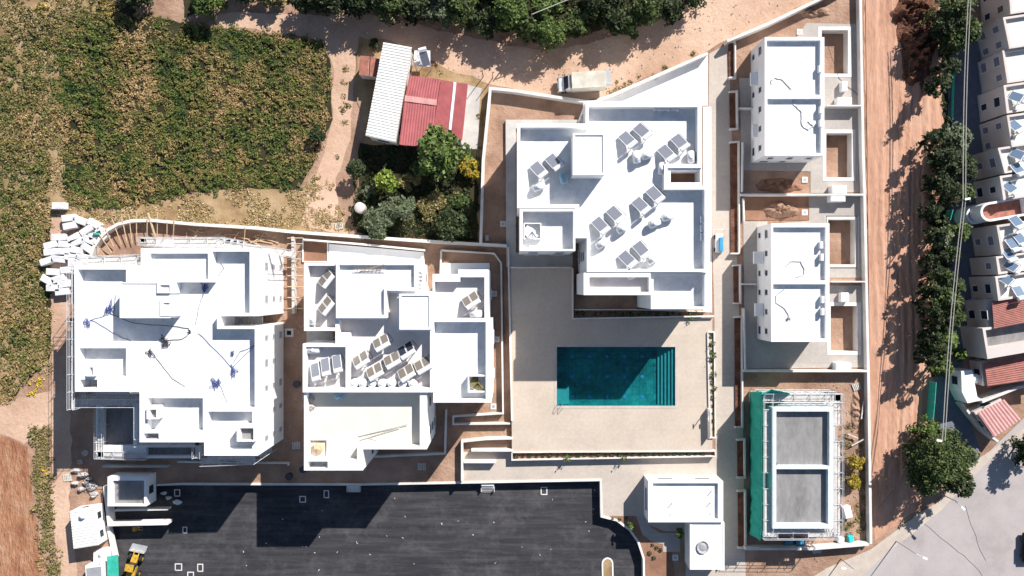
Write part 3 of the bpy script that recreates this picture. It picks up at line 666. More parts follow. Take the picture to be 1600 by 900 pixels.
b = MB(); b.prism(Q(2.9, (641, 122), (729, 133), (720, 222), (626, 222)), 0, 2.75); b.build('wall', M['offwall'], rh)
for q, m, z in ((((640, 118), (634, 149), (683, 156), (688, 124)), 'corr_red', 3.0), (((632, 158), (624, 226), (674, 231), (681, 165)), 'corr_red', 3.05),
                (((689, 125), (677, 200), (699, 212), (708, 128)), 'corr_red', 2.9), (((713, 129), (705, 215), (722, 219), (731, 131)), 'corr_red', 2.95),
                (((633, 149), (632, 158.3), (682, 165), (683, 156)), 'corr_pink', 3.15)):
    q = Q(z, *q); ridged(rh, (q[0], q[1], q[2], q[3]), z, m, 2 if m == 'corr_pink' else 12, amp=.05)
b = MB(); q = Q(3.1, (709, 128), (713, 129), (704, 214), (700, 212)); b.prism(q, 2.9, 3.1); b.build('gutter', M['plastic'], rh)
setbase(rh)
an = thing('lean_to', 'small lean-to with a rusty brown sheet roof left of the white corrugated roof', 'shed')
b = MB(); b.prism(Q(2.5, (564, 90), (590, 93), (588, 118), (561, 116)), 0, 2.35); b.build('wall', M['offwall'], an)
q = Q(2.6, (563, 87), (561, 117), (575, 119), (577, 88)); ridged(an, q, 2.55, 'rust', 8, amp=.04)
q = Q(2.6, (579, 88), (577, 119), (589, 120), (593, 92)); ridged(an, q, 2.5, 'rust', 6, amp=.04); setbase(an)
# ---- grey roofed kiosk, cabins
kk = thing('kiosk', 'small kiosk with a grey sunken roof and pale walls, top left corner of the parking', 'kiosk')
solid(kk, PP(rect(168, 745, 229, 791), 2.9), 0, 2.9, [(PP(rect(176, 751, 225, 788), 2.9), .5, 'greyroof')], 'white')
windows(kk, PP(rect(168, 745, 229, 791), 2.9), 0, 1, seed=2, spacing=2.4); setbase(kk)
cbn = thing('site_cabin', 'white ribbed site cabin left of the parking', 'cabin')
cq = Q(2.7, (109, 799), (145, 794), (153, 852), (115, 858)); b = MB(); b.prism(cq, 0, 2.6); b.build('wall', M['plastic'], cbn)
ridged(cbn, (cq[0], cq[1], cq[2], cq[3]), 2.65, 'corr_white', 14, amp=.06); windows(cbn, cq, 0, 1, seed=5, spacing=2.4, wsz=(.9, .9))
for px, py, r_ in ((129, 806, .42),):
    x, y = P(px, py, 2.9); b = MB(); b.ell((x, y, 3.0), (r_, r_, .3)); b.build('roof_dome', M['plastic'], cbn, smooth=True)
setbase(cbn)
c2 = thing('site_cabin', 'small white cabin with a grey hatch at the bottom left edge of the picture', 'cabin')
cq = Q(2.2, (133, 884), (162, 878), (166, 930), (136, 930)); b = MB(); b.prism(cq, 0, 2.2); b.build('wall', M['plastic'], c2)
b = MB(); b.prism(Q(2.25, (135, 888), (158, 885), (160, 925), (138, 925)), 2.1, 2.28); b.build('roof', M['metal'], c2); setbase(c2)
b = MB(); b.prism(Q(2.4, (167, 870), (184, 867), (186, 930), (168, 930)), 2.3, 2.42); 
for x, y in Q(0, (169, 872), (182, 870)): b.tube((x, y, 0), (x, y, 2.35), .05)
tag(b.build('canopy', M['net']), 'small green sheet canopy next to the bottom left cabins', 'canopy')
t = thing('water_container', 'white container beside the green sheet canopy', 'container'); b = MB(); b.prism(Q(1.4, (146, 862), (167, 858), (168, 877), (146, 880)), 0, 1.4); b.build('body', M['plastic'], t, bevel=.1)
b = MB(); b.ell((*P(156, 869, 1.4), 1.4), (.3, .3, .15)); b.build('lid', M['metal'], t); setbase(t)

# ---- right hand row of houses
HZ = 6.0
rows_ = [((1574, -40), (1579, 22)), ((1567, 27), (1577, 76)), ((1566, 79), (1574, 130)), ((1568, 133), (1573, 177)), ((1573, 180), (1581, 230)),
         ((1559, 231), (1570, 271)), ((1562, 275), (1568, 313)), ((1557, 352), (1565, 398)), ((1556, 401), (1560, 429)), ((1555, 432), (1560, 470))]
for i, (a, c) in enumerate(rows_):
    lab = ['topmost', 'second, with two dark windows', 'third from the top, with pale shuttered windows', 'fourth from the top, with several outdoor units', 'fifth from the top', 'sixth from the top with a brown shuttered window',
           'seventh from the top, just above the round balcony', 'first below the round balcony', 'narrow, second below the round balcony', 'just above the red tiled roofs'][i]
    t = thing('terraced_house', 'beige terraced house, '+lab, 'house', group='terraced houses along the right edge')
    z = HZ+R.uniform(-.3, .3)
    right = (150, -22); inset = 4
    out = [a, c, (c[0]+right[0], c[1]+right[1]), (a[0]+right[0], a[1]+right[1])]
    ow = PP(out, z); cx = sum(p[0] for p in ow)/4; cy = sum(p[1] for p in ow)/4
    pw = PP([(a[0]+4, a[1]+3), (c[0]+4, c[1]-4), (c[0]+right[0]-5, c[1]+right[1]-4), (a[0]+right[0]-5, a[1]+right[1]+3)], z)
    solid(t, ow, 0, z, [(pw, .5, 'creamroof')], 'offwall')
    windows(t, [ow[k] for k in range(4)], 0, 2, sh=2.9, spacing=2.0, seed=20+i, wsz=(.8, 1.1), sill=.9, mw=('panel' if i % 3 else 'glass'))
    for k in range(2):
        if R.random() < .7:
            x, y = P(a[0]-6, a[1]+8+14*k, 3.5); b = MB(); b.box((x-.15, y, 3.2+R.random()), (.35, .8, .55)); b.build('outdoor_unit', M['plastic'], t)
    setbase(t)
# stadium shaped balcony
t = thing('round_balcony_tower', 'rounded white balcony tower between the terraced houses', 'tower')
def stadium(cx, cy, L, r, ang, z, n=10):
    o = []
    for i in range(n+1):
        a = math.pi/2+math.pi*i/n; o.append((cx+r*math.cos(a), cy+r*math.sin(a)))
    o += [(cx+L, cy-r), (cx+L, cy+r)]
    return [((p[0]-cx)*math.cos(ang)-(p[1]-cy)*math.sin(ang)+cx, (p[0]-cx)*math.sin(ang)+(p[1]-cy)*math.cos(ang)+cy) for p in o]
for (px, py, r_, z, L) in ((1524, 336, 14, 3.2, 8), (1547, 331, 15, 5.6, 60)):
    c = P(px, py, z); k = S*(1-z/H)
    o = stadium(c[0], c[1], L*k, r_*k, .17, z); pi_ = stadium(c[0], c[1], L*k-.4, (r_-3.5)*k, .17, z)
    solid(t, o, 0, z, [(pi_, .9, 'rust', 'balcony_floor')], 'white')
setbase(t)
# lower right houses
def house(roofquad, z, lab, roofmat='redtile', wallquad=None, n=14, slope=-.5, name='house'):
    t = thing(name, lab, 'house'); q = Q(z, *roofquad); b = MB()
    b.prism(wallquad and Q(z, *wallquad) or q, 0, z-.75); b.build('wall', M['offwall'], t)
    windows(t, wallquad and Q(z, *wallquad) or q, 0, 1 if z < 4 else 2, sh=2.8, seed=int(z*7), spacing=2.5)
    ridged(t, (q[0], q[3], q[2], q[1]), z, roofmat, n, amp=.07, dz=-slope)
    setbase(t); return t
house([(1550, 473), (1553, 514), (1660, 492), (1660, 440)], 5.6, 'house with a bright red tiled roof, upper of the two at the right edge', wallquad=[(1544, 471), (1549, 514), (1660, 492), (1660, 440)], n=16)
t = thing('house', 'house with a grey flat terrace between the two red tiled roofs', 'house')
oo = PP([(1535, 513), (1543, 561), (1680, 537), (1680, 490)], 5.4); solid(t, oo, 0, 5.4, [(PP([(1540, 516), (1544, 543), (1672, 522), (1672, 494)], 5.4), 1.0, 'greyroof', 'terrace')], 'offwall'); windows(t, oo, 0, 2, sh=2.7, seed=31, spacing=2.2); setbase(t)
house([(1538, 566), (1543, 604), (1660, 585), (1660, 540)], 3.6, 'house with a dull red tiled roof, lower of the two at the right edge', n=12)
house([(1569, 624), (1527, 645), (1553, 683), (1595, 655)], 2.9, 'small pavilion with a faded square red roof beside the street', 'corr_pink', n=9, name='pavilion', slope=0)
t = thing('house', 'small white house with a curved garden wall right of the green fence', 'house')
oo = PP([(1502, 580), (1519, 578), (1527, 620), (1535, 625), (1512, 630), (1503, 612)], 3.2); solid(t, oo, 0, 3.2, [], 'white'); windows(t, oo, 0, 1, seed=3, spacing=2); setbase(t)
wall([(1503, 630), (1520, 652), (1540, 675), (1560, 690)], 1.6, .3, 'curved pale wall around the small white house and pavilion')
wall([(1535, 628), (1560, 618), (1590, 606), (1620, 600)], 2.6, .35, 'white stepped wall right of the small white house')
t = thing('white_shade', 'crumpled white awning beside the small white house', 'awning'); b = MB(); q = P(1526, 592, 2.6); b.ell((q[0], q[1], 2.2), (.9, .7, .5), 9, 5); b.build('cloth', M['plastic'], t)
b = MB(); b.tube((q[0], q[1], 0), (q[0], q[1], 2), .04); b.build('pole', M['metal'], t); setbase(t)

# ------------------------------------------------------------ solar water heaters
from mathutils import Matrix
def heater(w_, l_, npan, m, hz=1.35):
    """local: width along X, panel rises towards -Y, tank at -Y"""
    t = thing('solar_water_heater', 'x', 'solar heater')
    tilt = math.atan2(hz-.25, l_); pl = math.hypot(hz-.25, l_)
    Mx = Matrix.Rotation(-tilt, 3, 'X')
    for i in range(npan):
        pw = w_/npan-.06; cx = -w_/2+(i+.5)*w_/npan
        b = MB(); b.box((cx, 0, (hz+.25)/2), (pw, pl, .09), M=Mx); fr = b.build('panel_frame', M['plastic'], t)
        nrm = Mx @ Vector((0, 0, 1))
        b = MB(); b.box((cx+nrm.x*.05, nrm.y*.05, (hz+.25)/2+nrm.z*.05), (pw-.14, pl-.14, .02), M=Mx); b.build('panel', M[m], fr)
    b = MB(); b.tube((-w_/2*.92, -l_/2-.28, hz+.12), (w_/2*.92, -l_/2-.28, hz+.12), .26, n=14); b.build('tank', M['plastic'], t, bevel=.05)
    b = MB()
    for sx in (-1, 1):
        b.tube((sx*w_/2*.85, -l_/2-.28, 0), (sx*w_/2*.85, -l_/2-.28, hz), .035); b.tube((sx*w_/2*.85, l_/2-.1, 0), (sx*w_/2*.85, l_/2-.1, .3), .035)
        b.tube((sx*w_/2*.85, -l_/2-.2, .1), (sx*w_/2*.85, l_/2-.1, .1), .03)
    b.tube((-w_/2*.85, -l_/2-.28, .2), (w_/2*.85, -l_/2-.28, .9), .025); b.build('stand', M['metal'], t)
    b = MB(); b.path([(w_/2, -l_/2-.3, hz), (w_/2+.3, -l_/2-.2, .6), (w_/2+.2, 0, .05), (w_/2+.05, l_/2, .2)], .03); b.build('pipe', M['cable'], t)
    return t
F3 = Z3-1.35
hA = heater(1.45, 1.7, 1, 'panel', 1.2)
b3h = [((840, 263), 'left heater of the pair on the left wing of the pool-side block'), ((864, 251), 'right heater of the pair on the left wing of the pool-side block'),
       ((979, 216), 'upper pair near the top wall, its left heater'), ((1002, 203), 'upper pair near the top wall, its right heater'),
       ((1040, 237), 'heater left of the pair by the right parapet'), ((1061, 220), 'heater right of the pair by the right parapet'),
       ((937, 350), 'left heater of the central pair nearest the left parapet'), ((960, 333), 'right heater of the central pair nearest the left parapet'),
       ((1000, 319), 'left heater of the central pair nearest the light well'), ((1022, 302), 'right heater of the central pair nearest the light well'),
       ((979, 403), 'left heater of the lowest pair on the pool-side roof'), ((1001, 388), 'right heater of the lowest pair on the pool-side roof')]
G3 = 'solar water heaters on the largest block'
for i, (p, lab) in enumerate(b3h):
    x, y = P(*p, F3+.8); rz = math.radians(38+R.uniform(-3, 3))
    if i == 0: hA.location = (x, y, F3); hA.rotation_euler = (0, 0, rz); hA['label'] = 'grey solar heater, '+lab; hA['group'] = G3
    else: copy_tree(hA, (x, y, F3), rz, 'grey solar heater, '+lab, G3)
F2 = Z2-1.5
G2 = 'solar water heaters on the middle block'
hB = heater(2.15, 1.1, 2, 'panel_brown', 1.5); hD = None
b2h = [((563, 455+105), 'leftmost of the paired brown heaters', 0), ((595, 533), 'topmost of the paired brown heaters', 0), ((612, 560), 'middle of the paired heaters', 0),
       ((585, 578), 'lower left of the paired brown heaters', 0), ((660, 568), 'rightmost of the paired heaters', 0), ((634, 580), 'lower right of the paired brown heaters', 0), ((735, 467), 'lone paired heater on the right hand terrace', 1)]
for i, (p, lab, dz) in enumerate(b2h):
    x, y = P(*p, F2+.8); rz = math.radians(33+R.uniform(-3, 3))
    lab = 'two-panel brown solar heater, '+lab
    if i == 0: hB.location = (x, y, F2); hB.rotation_euler = (0, 0, rz); hB['label'] = lab; hB['group'] = G2
    else: copy_tree(hB, (x, y, F2+(.3 if dz else 0)), rz, lab, G2)
for (p, lab) in [((508, 434), 'in the top left room of the middle block'), ((508, 476), 'lower in the left room of the middle block')]:
    x, y = P(*p, F2+1); copy_tree(hB, (x, y, Z2-1.3), math.radians(52), 'two-panel brown solar heater, '+lab, G2)
hD = heater(2.15, 1.1, 2, 'panel_dark', 1.5); x, y = P(634, 545, F2+.8); hD.location = (x, y, F2); hD.rotation_euler = (0, 0, math.radians(33)); hD['label'] = 'solar water heater with two black panels on the middle block'; hD['group'] = G2
hE = heater(1.2, 1.7, 1, 'panel', 1.4)
for i, (p, lab) in enumerate([((493, 578), 'leftmost'), ((509, 570), 'middle one'), ((527, 565), 'rightmost')]):
    x, y = P(*p, F2+.8); lab = 'single grey solar heater, '+lab+' of the three in the left terrace'
    if i == 0: hE.location = (x, y, Z2-1.3); hE.rotation_euler = (0, 0, math.radians(18)); hE['label'] = lab; hE['group'] = G2
    else: copy_tree(hE, (x, y, Z2-1.3), math.radians(16), lab, G2)
hF = heater(1.3, 1.35, 1, 'bluepanel', 1.1)
rh_ = [(1580, 292), (1592, 262), (1590, 150), (1588, 195), (1584, 380), (1596, 372), (1574, 436), (1592, 240), (1578, 396), (1594, 455), (1582, 415), (1590, 345)]
for i, p in enumerate(rh_):
    x, y = P(*p, HZ+.5); lab = 'blue glass solar heater on the white terraced roofs, %s from the top' % ['sixth', 'fifth', 'first', 'third', 'eighth', 'ninth', 'eleventh', 'fourth', 'tenth', 'twelfth', 'thirteenth', 'seventh'][i]
    if i == 0: hF.location = (x, y, HZ-.5); hF.rotation_euler = (0, 0, math.radians(35)); hF['label'] = lab; hF['group'] = 'solar heaters on the terraced houses'
    else: copy_tree(hF, (x, y, HZ-.5), math.radians(35+R.uniform(-25, 25)), lab, 'solar heaters on the terraced houses')
# heater by the old house
t = hE.copy(); t = copy_tree(hE, (*P(664, 92, 3), 2.2), math.radians(-165), 'solar heater on a frame between the white and red roofs of the old house', 'x'); del t['group']
t = thing('heater_frame', 'metal frame that carries the solar heater by the old house', 'frame'); b = MB(); cx, cy = P(660, 92, 2)
for dx in (-1, 1):
    for dy in (-1, 1): b.tube((cx+dx, cy+dy, 0), (cx+dx, cy+dy, 2.2), .05)
b.build('leg', M['metal'], t); b = MB(); b.box((cx, cy, 2.17), (2.2, 2.2, .05)); b.build('platform', M['plastic'], t); setbase(t)

# water tanks (white, lying) ------------------------------------------------
def wtank(L, r, m='plastic'):
    t = thing('water_tank', 'x', 'water tank')
    b = MB(); b.tube((-L/2, 0, r+.12), (L/2, 0, r+.12), r, n=16); b.ell((-L/2, 0, r+.12), (.18, r, r), 12, 8); b.ell((L/2, 0, r+.12), (.18, r, r), 12, 8); b.build('body', M[m], t, smooth=True)
    b = MB(); b.tube((0, 0, 2*r+.1), (0, 0, 2*r+.2), .22, n=12); b.build('lid', M[m], t)
    b = MB(); b.box((-L/3, 0, .08), (.12, r*1.6, .16)); b.box((L/3, 0, .08), (.12, r*1.6, .16)); b.build('cradle', M['metal'], t)
    return t
tk = wtank(1.3, .48)
tl = [((842, 292), 20, Z3, 'below the left wing heater pair'), ((994, 246), 95, Z3, 'right of the stair tower, below the upper heater pair'), ((1011, 243), 20, Z3, 'small gap right of the tank under the upper pair'), ((1034, 264), 85, Z3, 'left of the light well'),
      ((1079, 246), 95, Z3, 'by the right parapet above the light well'), ((940, 381), 30, Z3, 'lower left, under the left central pair'), ((972, 357), 35, Z3, 'between the two central heater pairs'),
      ((1022, 349), 25, Z3, 'under the right central pair'), ((1043, 339), 15, Z3, 'rightmost one under the central pairs'), ((989, 432-3), 25, Z3, 'near the bottom parapet'), ((1019, 405), 30, Z3, 'right of the lowest heater pair'),
      ((491, 546), 0, Z2, 'above the three single heaters'), ((489, 497), 90, Z2, 'in the left room of the middle block'), ((744, 490), 0, Z2, 'below the lone heater on the right terrace')]
for i, (p, a, z, lab) in enumerate(tl):
    x, y = P(*p, z-1); lab = 'white lying water tank, '+lab
    g_ = 'white water tanks on the roofs'
    if i == 0: tk.location = (x, y, z-1.35); tk.rotation_euler = (0, 0, math.radians(a)); tk['label'] = lab; tk['group'] = g_
    else: copy_tree(tk, (x, y, z-1.35 if z == Z3 else z-1.3), math.radians(a), lab, g_)
tb = wtank(1.1, .5, 'paleblue'); x, y = P(880, 279, Z3-1); tb.location = (x, y, Z3-1.35); tb.rotation_euler = (0, 0, math.radians(105)); tb['label'] = 'pale blue water tank beside the stair tower of the largest block'
tv = thing('water_tank', 'white upright water tank in the row along the bottom wall of the heater terrace', 'water tank', group='row of upright water tanks')
b = MB(); b.tube((0, 0, 0), (0, 0, 1.15), .56, n=16); b.ell((0, 0, 1.15), (.56, .56, .2), 16, 5, v0=0); b.build('body', M['plastic'], tv, smooth=False)
b = MB(); b.tube((0, 0, 1.33), (0, 0, 1.42), .2, n=12); b.build('lid', M['plastic'], tv)
for i, px in enumerate([553, 567, 581, 597, 612, 629, 645]):
    x, y = P(px, 599, F2+1); lab = 'white upright water tank, %s from the left in the row below the brown heaters' % ords[i]
    if i == 0: tv.location = (x, y, F2); tv['label'] = lab
    else: copy_tree(tv, (x, y, F2), None, lab)
# AC units
ac = thing('outdoor_ac_unit', 'white air conditioner, leftmost of three by the top wall of the largest block', 'air conditioner', group='outdoor units by the top parapet')
b = MB(); b.box((0, 0, .4), (.95, .38, .7)); b.build('casing', M['plastic'], ac, bevel=.02)
b = MB(); b.tube((-.15, -.195, .4), (-.15, -.215, .4), .27, n=14); b.build('fan_grille', M['metal'], ac)
b = MB(); b.box((-.35, 0, .03), (.06, .4, .06)); b.box((.35, 0, .03), (.06, .4, .06)); b.build('foot', M['black'], ac)
ac.location = (*P(1027, 171, Z3-1), Z3-1.35)
for p, rz, z, lab, gr in [((1041, 171), 0, Z3-1.35, 'white air conditioner, middle of three by the top wall of the largest block', None), ((1055, 171), 0, Z3-1.35, 'white air conditioner, rightmost of three by the top wall of the largest block', None)]+[((1097, y_), 90, Z3-1.35, 'white air conditioner by the right parapet of the largest block, %s' % {343: 'topmost of three', 357: 'middle of three', 370: 'lowest of three'}[y_], 'outdoor units by the right parapet') for y_ in (343, 357, 370)]+[((905.5, y_), 90, .1, 'outdoor unit in the narrow gap left of the largest block', 'outdoor units in the gap') for y_ in (395, 408, 419)]:
    copy_tree(ac, (*P(*p, z+.5), z), math.radians(rz), lab if gr != 'outdoor units in the gap' else lab+{395: ', top', 408: ', middle', 419: ', bottom'}[p[1]], gr)
for p, lab in (((1285, 108), 'small white box on the upper villa parapet, upper roof bay'), ((1286, 172), 'upper of two small white boxes on the upper villa, lower roof bay'), ((1286, 193), 'lower of two small white boxes on the upper villa'), ((1287, 383), 'small box in the upper bay of the lower villa'), ((1288, 402), 'second small box in the upper bay of the lower villa'), ((1289, 468), 'small box in the lower bay of the lower villa'), ((1289, 487), 'second small box in the lower bay of the lower villa')):
    copy_tree(ac, (*P(p[0]-4, p[1], 6), 5.5), math.radians(90), lab, 'outdoor units on the villas')
# spiral stairs
def spiral(px, py, z, lab, m):
    t = thing('spiral_stair', lab, 'stairs'); b = MB(); x, y = P(px, py, z)
    n = 14
    for i in range(n):
        a = i*2*math.pi/n*.9; a2 = a+.4; zz = z-1.4+.1*i
        b.quad((x, y, zz), (x+.95*math.cos(a), y+.95*math.sin(a), zz), (x+.95*math.cos(a2), y+.95*math.sin(a2), zz))
        b.quad((x, y, zz-.1), (x+.95*math.cos(a), y+.95*math.sin(a), zz-.1), (x+.95*math.cos(a), y+.95*math.sin(a), zz), (x, y, zz))
    b.build('tread', M[m], t); b = MB(); b.tube((x, y, z-1.6), (x, y, z+.2), .07); b.build('post', M[m], t)
    b = MB(); b.path([(x+.97*math.cos(.45*k), y+.97*math.sin(.45*k), z-1.2+.1*k*.9) for k in range(13)], .03); b.build('handrail', M[m], t); at_base(t, x, y, z-1.6); return t
spiral(832, 361, Z3-.3, 'white spiral stair in the lower left terrace of the largest block', 'plastic')
b = MB(); L = PP(rect(819, 349, 845, 373), Z3-1.0); wallmesh(b, L+[L[0]], Z3-1.6, Z3-.9, .12); tag(b.build('stair_kerb', M['white']), 'square white kerb around the spiral stair of the largest block', 'kerb')
b = MB(); L = PP(rect(732, 587, 759, 612), Z2-.3); wallmesh(b, L+[L[0]], Z2-1.34, Z2-.2, .18); tag(b.build('stair_kerb', M['white']), 'square white kerb around the olive spiral stair of the middle block', 'kerb')
M['olive'] = plain('olive_metal', (.22, .19, .08), .6)
spiral(747, 598, Z2-.3, 'olive spiral stair in the lower right terrace of the middle block', 'olive')

# ------------------------------------------------------------ truck
tr_ = thing('box_truck', 'white cab truck with dusty beige cargo box on the dirt road by the white wall', 'truck', rz=math.radians(3.5))
tr_.location = (*P(912, 129, 1.4), 0)
b = MB(); b.box((.55, 0, 1.75), (4.7, 2.25, 2.1)); b.build('cargo_box', M['truckbox'], tr_, bevel=.05)
b = MB()
prof = [(-1.85, .55), (-1.85, 2.35), (-2.15, 2.4), (-2.75, 1.55), (-3.5, 1.25), (-3.62, .55)]
for sy in (-1,):
    pass
n = len(prof)
ws = [1.0, .92, .9, 1.0, .95, .95]
for i in range(n): b.v.append((prof[i][0], -ws[i], prof[i][1])); b.v.append((prof[i][0], ws[i], prof[i][1]))
for i in range(n): j = (i+1) % n; b.f.append((2*i, 2*i+1, 2*j+1, 2*j))
b.f.append(tuple(2*i for i in range(n))[::-1]); b.f.append(tuple(2*i+1 for i in range(n))); b.build('cab', M['plastic'], tr_, bevel=.08)
b = MB(); b.quad((-2.19, -.82, 2.36), (-2.75, -.9, 1.58), (-2.75, .9, 1.58), (-2.19, .82, 2.36)); o = b.build('windscreen', M['glass'], tr_); o.location = (-.03, 0, .03)
for sy in (-1, 1):
    b = MB(); b.box((-2.65, sy*1.12, 1.6), (.12, .2, .35)); b.build('mirror', M['black'], tr_)
    b = MB(); b.box((-3.6, sy*.7, .95), (.1, .35, .22)); b.build('headlight', M['panel'], tr_)
    for wx in (-2.7, 1.6):
        b = MB(); b.tube((wx, sy*.8, .42), (wx, sy*1.06, .42), .42, n=18); wh = b.build('wheel', M['black'], tr_)
        b = MB(); b.tube((wx, sy*1.06, .42), (wx, sy*1.07, .42), .22, n=14); b.build('rim', M['metal'], wh)
b = MB(); b.box((-.3, 0, .6), (6.2, .9, .2)); b.build('chassis', M['black'], tr_)
t = thing('tail_lift', 'grey sheet lying on the dirt right behind the truck', 'sheet'); b = MB(); b.box((*P(950, 120, .1), .05), (.8, 2.2, .06), .06); b.build('sheet', M['metal'], t); setbase(t)
# ------------------------------------------------------------ loader and small machines
ld = thing('loader', 'yellow wheel loader at the bottom left of the parking', 'loader', (*P(207, 885, 0), PARKZ), math.radians(78)); ld.scale = (.86,)*3
def part(b_, n_, m_, par, **k): return b_.build(n_, M[m_], par, **k)
b = MB(); b.box((-1.1, 0, 1.1), (2.2, 1.3, .9)); part(b, 'engine_cover', 'yellow', ld, bevel=.08)
b = MB(); b.box((.1, 0, 1.7), (1.0, 1.2, 1.3)); part(b, 'cab', 'glass', ld); b = MB(); b.box((.1, 0, 2.42), (1.15, 1.35, .12)); part(b, 'roof', 'yellow', ld)
b = MB(); b.box((1.1, 0, .9), (1.2, .8, .5)); part(b, 'front_frame', 'yellow', ld)
b = MB()
for sy in (-.4, .4): b.tube((.7, sy, 1.4), (2.4, sy, .6), .09)
part(b, 'lift_arm', 'yellow', ld)
b = MB(); b.quad((2.3, -1.2, .1), (3.2, -1.2, .05), (3.2, 1.2, .05), (2.3, 1.2, .1)); b.quad((2.3, -1.2, .1), (2.3, 1.2, .1), (2.25, 1.2, .9), (2.25, -1.2, .9)); b.quad((2.3, -1.2, .1), (2.25, -1.2, .9), (3.2, -1.2, .05)); b.quad((2.3, 1.2, .1), (3.2, 1.2, .05), (2.25, 1.2, .9))
o = part(b, 'bucket', 'metal', ld); o.modifiers.new('s', 'SOLIDIFY').thickness = .05
for wx in (-1.3, 1.2):
    for sy in (-1, 1):
        b = MB(); b.tube((wx, sy*.7, .55), (wx, sy*1.1, .55), .55, n=18); wh = part(b, 'wheel', 'black', ld); b = MB(); b.tube((wx, sy*1.1, .55), (wx, sy*1.12, .55), .28, n=12); part(b, 'rim', 'yellow', wh)
mxr = thing('plate_compactor', 'small orange compactor with a long handle below the white planter wall', 'machine', (*P(208, 829, 0), PARKZ), .2)
b = MB(); b.box((0, 0, .12), (.9, .6, .2)); part(b, 'base_plate', 'metal', mxr); b = MB(); b.box((0, 0, .5), (.6, .45, .5)); part(b, 'engine', 'yellow', mxr, bevel=.05)
b = MB(); b.path([(.3, .2, .5), (1.3, .2, 1.0), (1.3, -.2, 1.0), (.3, -.2, .5)], .035); part(b, 'handle', 'yellow', mxr)
sc_ = thing('scissor_lift', 'white and blue machine parked on the side path beside the largest block', 'machine', (*P(1124, 380, .8), 0), 0)
b = MB(); b.box((0, 0, .6), (1.0, 2.6, .6)); part(b, 'chassis', 'plastic', sc_, bevel=.06); b = MB(); b.box((.15, -.2, 1.15), (.5, 2.0, .5)); part(b, 'engine_cover', 'blue', sc_, bevel=.05)
b = MB(); b.path([(-.5, 1.3, .6), (-.5, 1.9, 1.2), (.5, 1.9, 1.2), (.5, 1.3, .6)], .04); part(b, 'guard_rail', 'plastic', sc_)
for sx in (-1, 1):
    for y_ in (-.9, .9): b = MB(); b.tube((sx*.4, y_, .3), (sx*.62, y_, .3), .3, n=14); part(b, 'wheel', 'black', sc_)

# ------------------------------------------------------------ parking details
def rimcover(px, py, w_, h_, lab, r=0, hole='asphalt'):
    x, y = P(px, py, PARKZ); t = thing('manhole', lab, 'manhole', (x, y, PARKZ), math.radians(r)); k = S
    b = MB(); wallmesh(b, [(-w_*k/2, -h_*k/2), (w_*k/2, -h_*k/2), (w_*k/2, h_*k/2), (-w_*k/2, h_*k/2), (-w_*k/2, -h_*k/2)], -.02, .06, .13); b.build('rim', M['wallcap'], t)
    b = MB(); b.box((0, 0, .012), (w_*k-.1, h_*k-.1, .02)); b.build('cover', M['asphalt' if hole == 'asphalt' else hole], t)
for a in [(850, 767, 9, 11, 'white rimmed manhole near the top right of the parking'), (510, 772, 7, 11, 'narrow white rimmed manhole in the deep shadow'), (473, 780, 9, 9, 'square white rimmed manhole in the deep shadow'),
          (277, 770, 8, 10, 'grey rimmed manhole by the kiosk'), (289, 828, 6, 9, 'manhole at the shadow tip left of the parking'), (279, 886, 10, 10, 'white rimmed square manhole beside the yellow loader'), (313, 887, 8, 11, 'white rimmed tall manhole right of the square one'), (298, 899, 9, 10, 'rounded white manhole at the bottom edge')]: rimcover(*a)
# traffic island
t = thing('traffic_island', 'small white kerbed island with sandy soil in the parking', 'island'); b = MB()
isl = [(949+4.2*math.cos(a)*1.9, 880+4.2*math.sin(a)*1.9) for a in [math.pi+math.pi*i/8 for i in range(9)]]+[(958, 925), (942, 925)]
isw = PP(isl, PARKZ); wallmesh(b, isw+[isw[0]], PARKZ, PARKZ+.15, .18); b.build('kerb', M['white'], t); b = MB(); b.prism(isw, PARKZ, PARKZ+.1); b.build('soil', M['dry'], t); setbase(t)
# parking steps
for px, lab in ((551, 'left'), (762, 'right')):
    t = thing('steps', 'pale concrete steps down to the parking, the %s of the two flights' % lab, 'steps'); b = MB()
    for k in range(5): x, y = P(px, 758.2+3*k, 0); zt = -.12-.2*k; b.box((x, y, (zt+PARKZ)/2), (1.75+.004*k, .268, zt-PARKZ))
    b.build('tread', M['wallcap'], t)
    b = MB()
    for sx in (-.92, .92): MB().box((x+sx, P(0, 763.5)[1], (PARKZ-.5)/2), (.1, 1.2, -.5-PARKZ+.1)).build('side_kerb', M['concrete'], t)
    setbase(t)
# chalky stains and scattered debris on asphalt: small paper scraps
for i in range(34):
    x, y = P(R.uniform(380, 930), R.uniform(765, 895), PARKZ); b = MB(); b.box((0, 0, .02), (R.uniform(.1, .3), R.uniform(.06, .14), .03), R.uniform(0, 3))
    o = b.build('debris', M['concrete']); o.location = (x, y, PARKZ); tag(o, 'tiny pale scrap lying on the parking asphalt', 'debris', 'scraps on the asphalt')
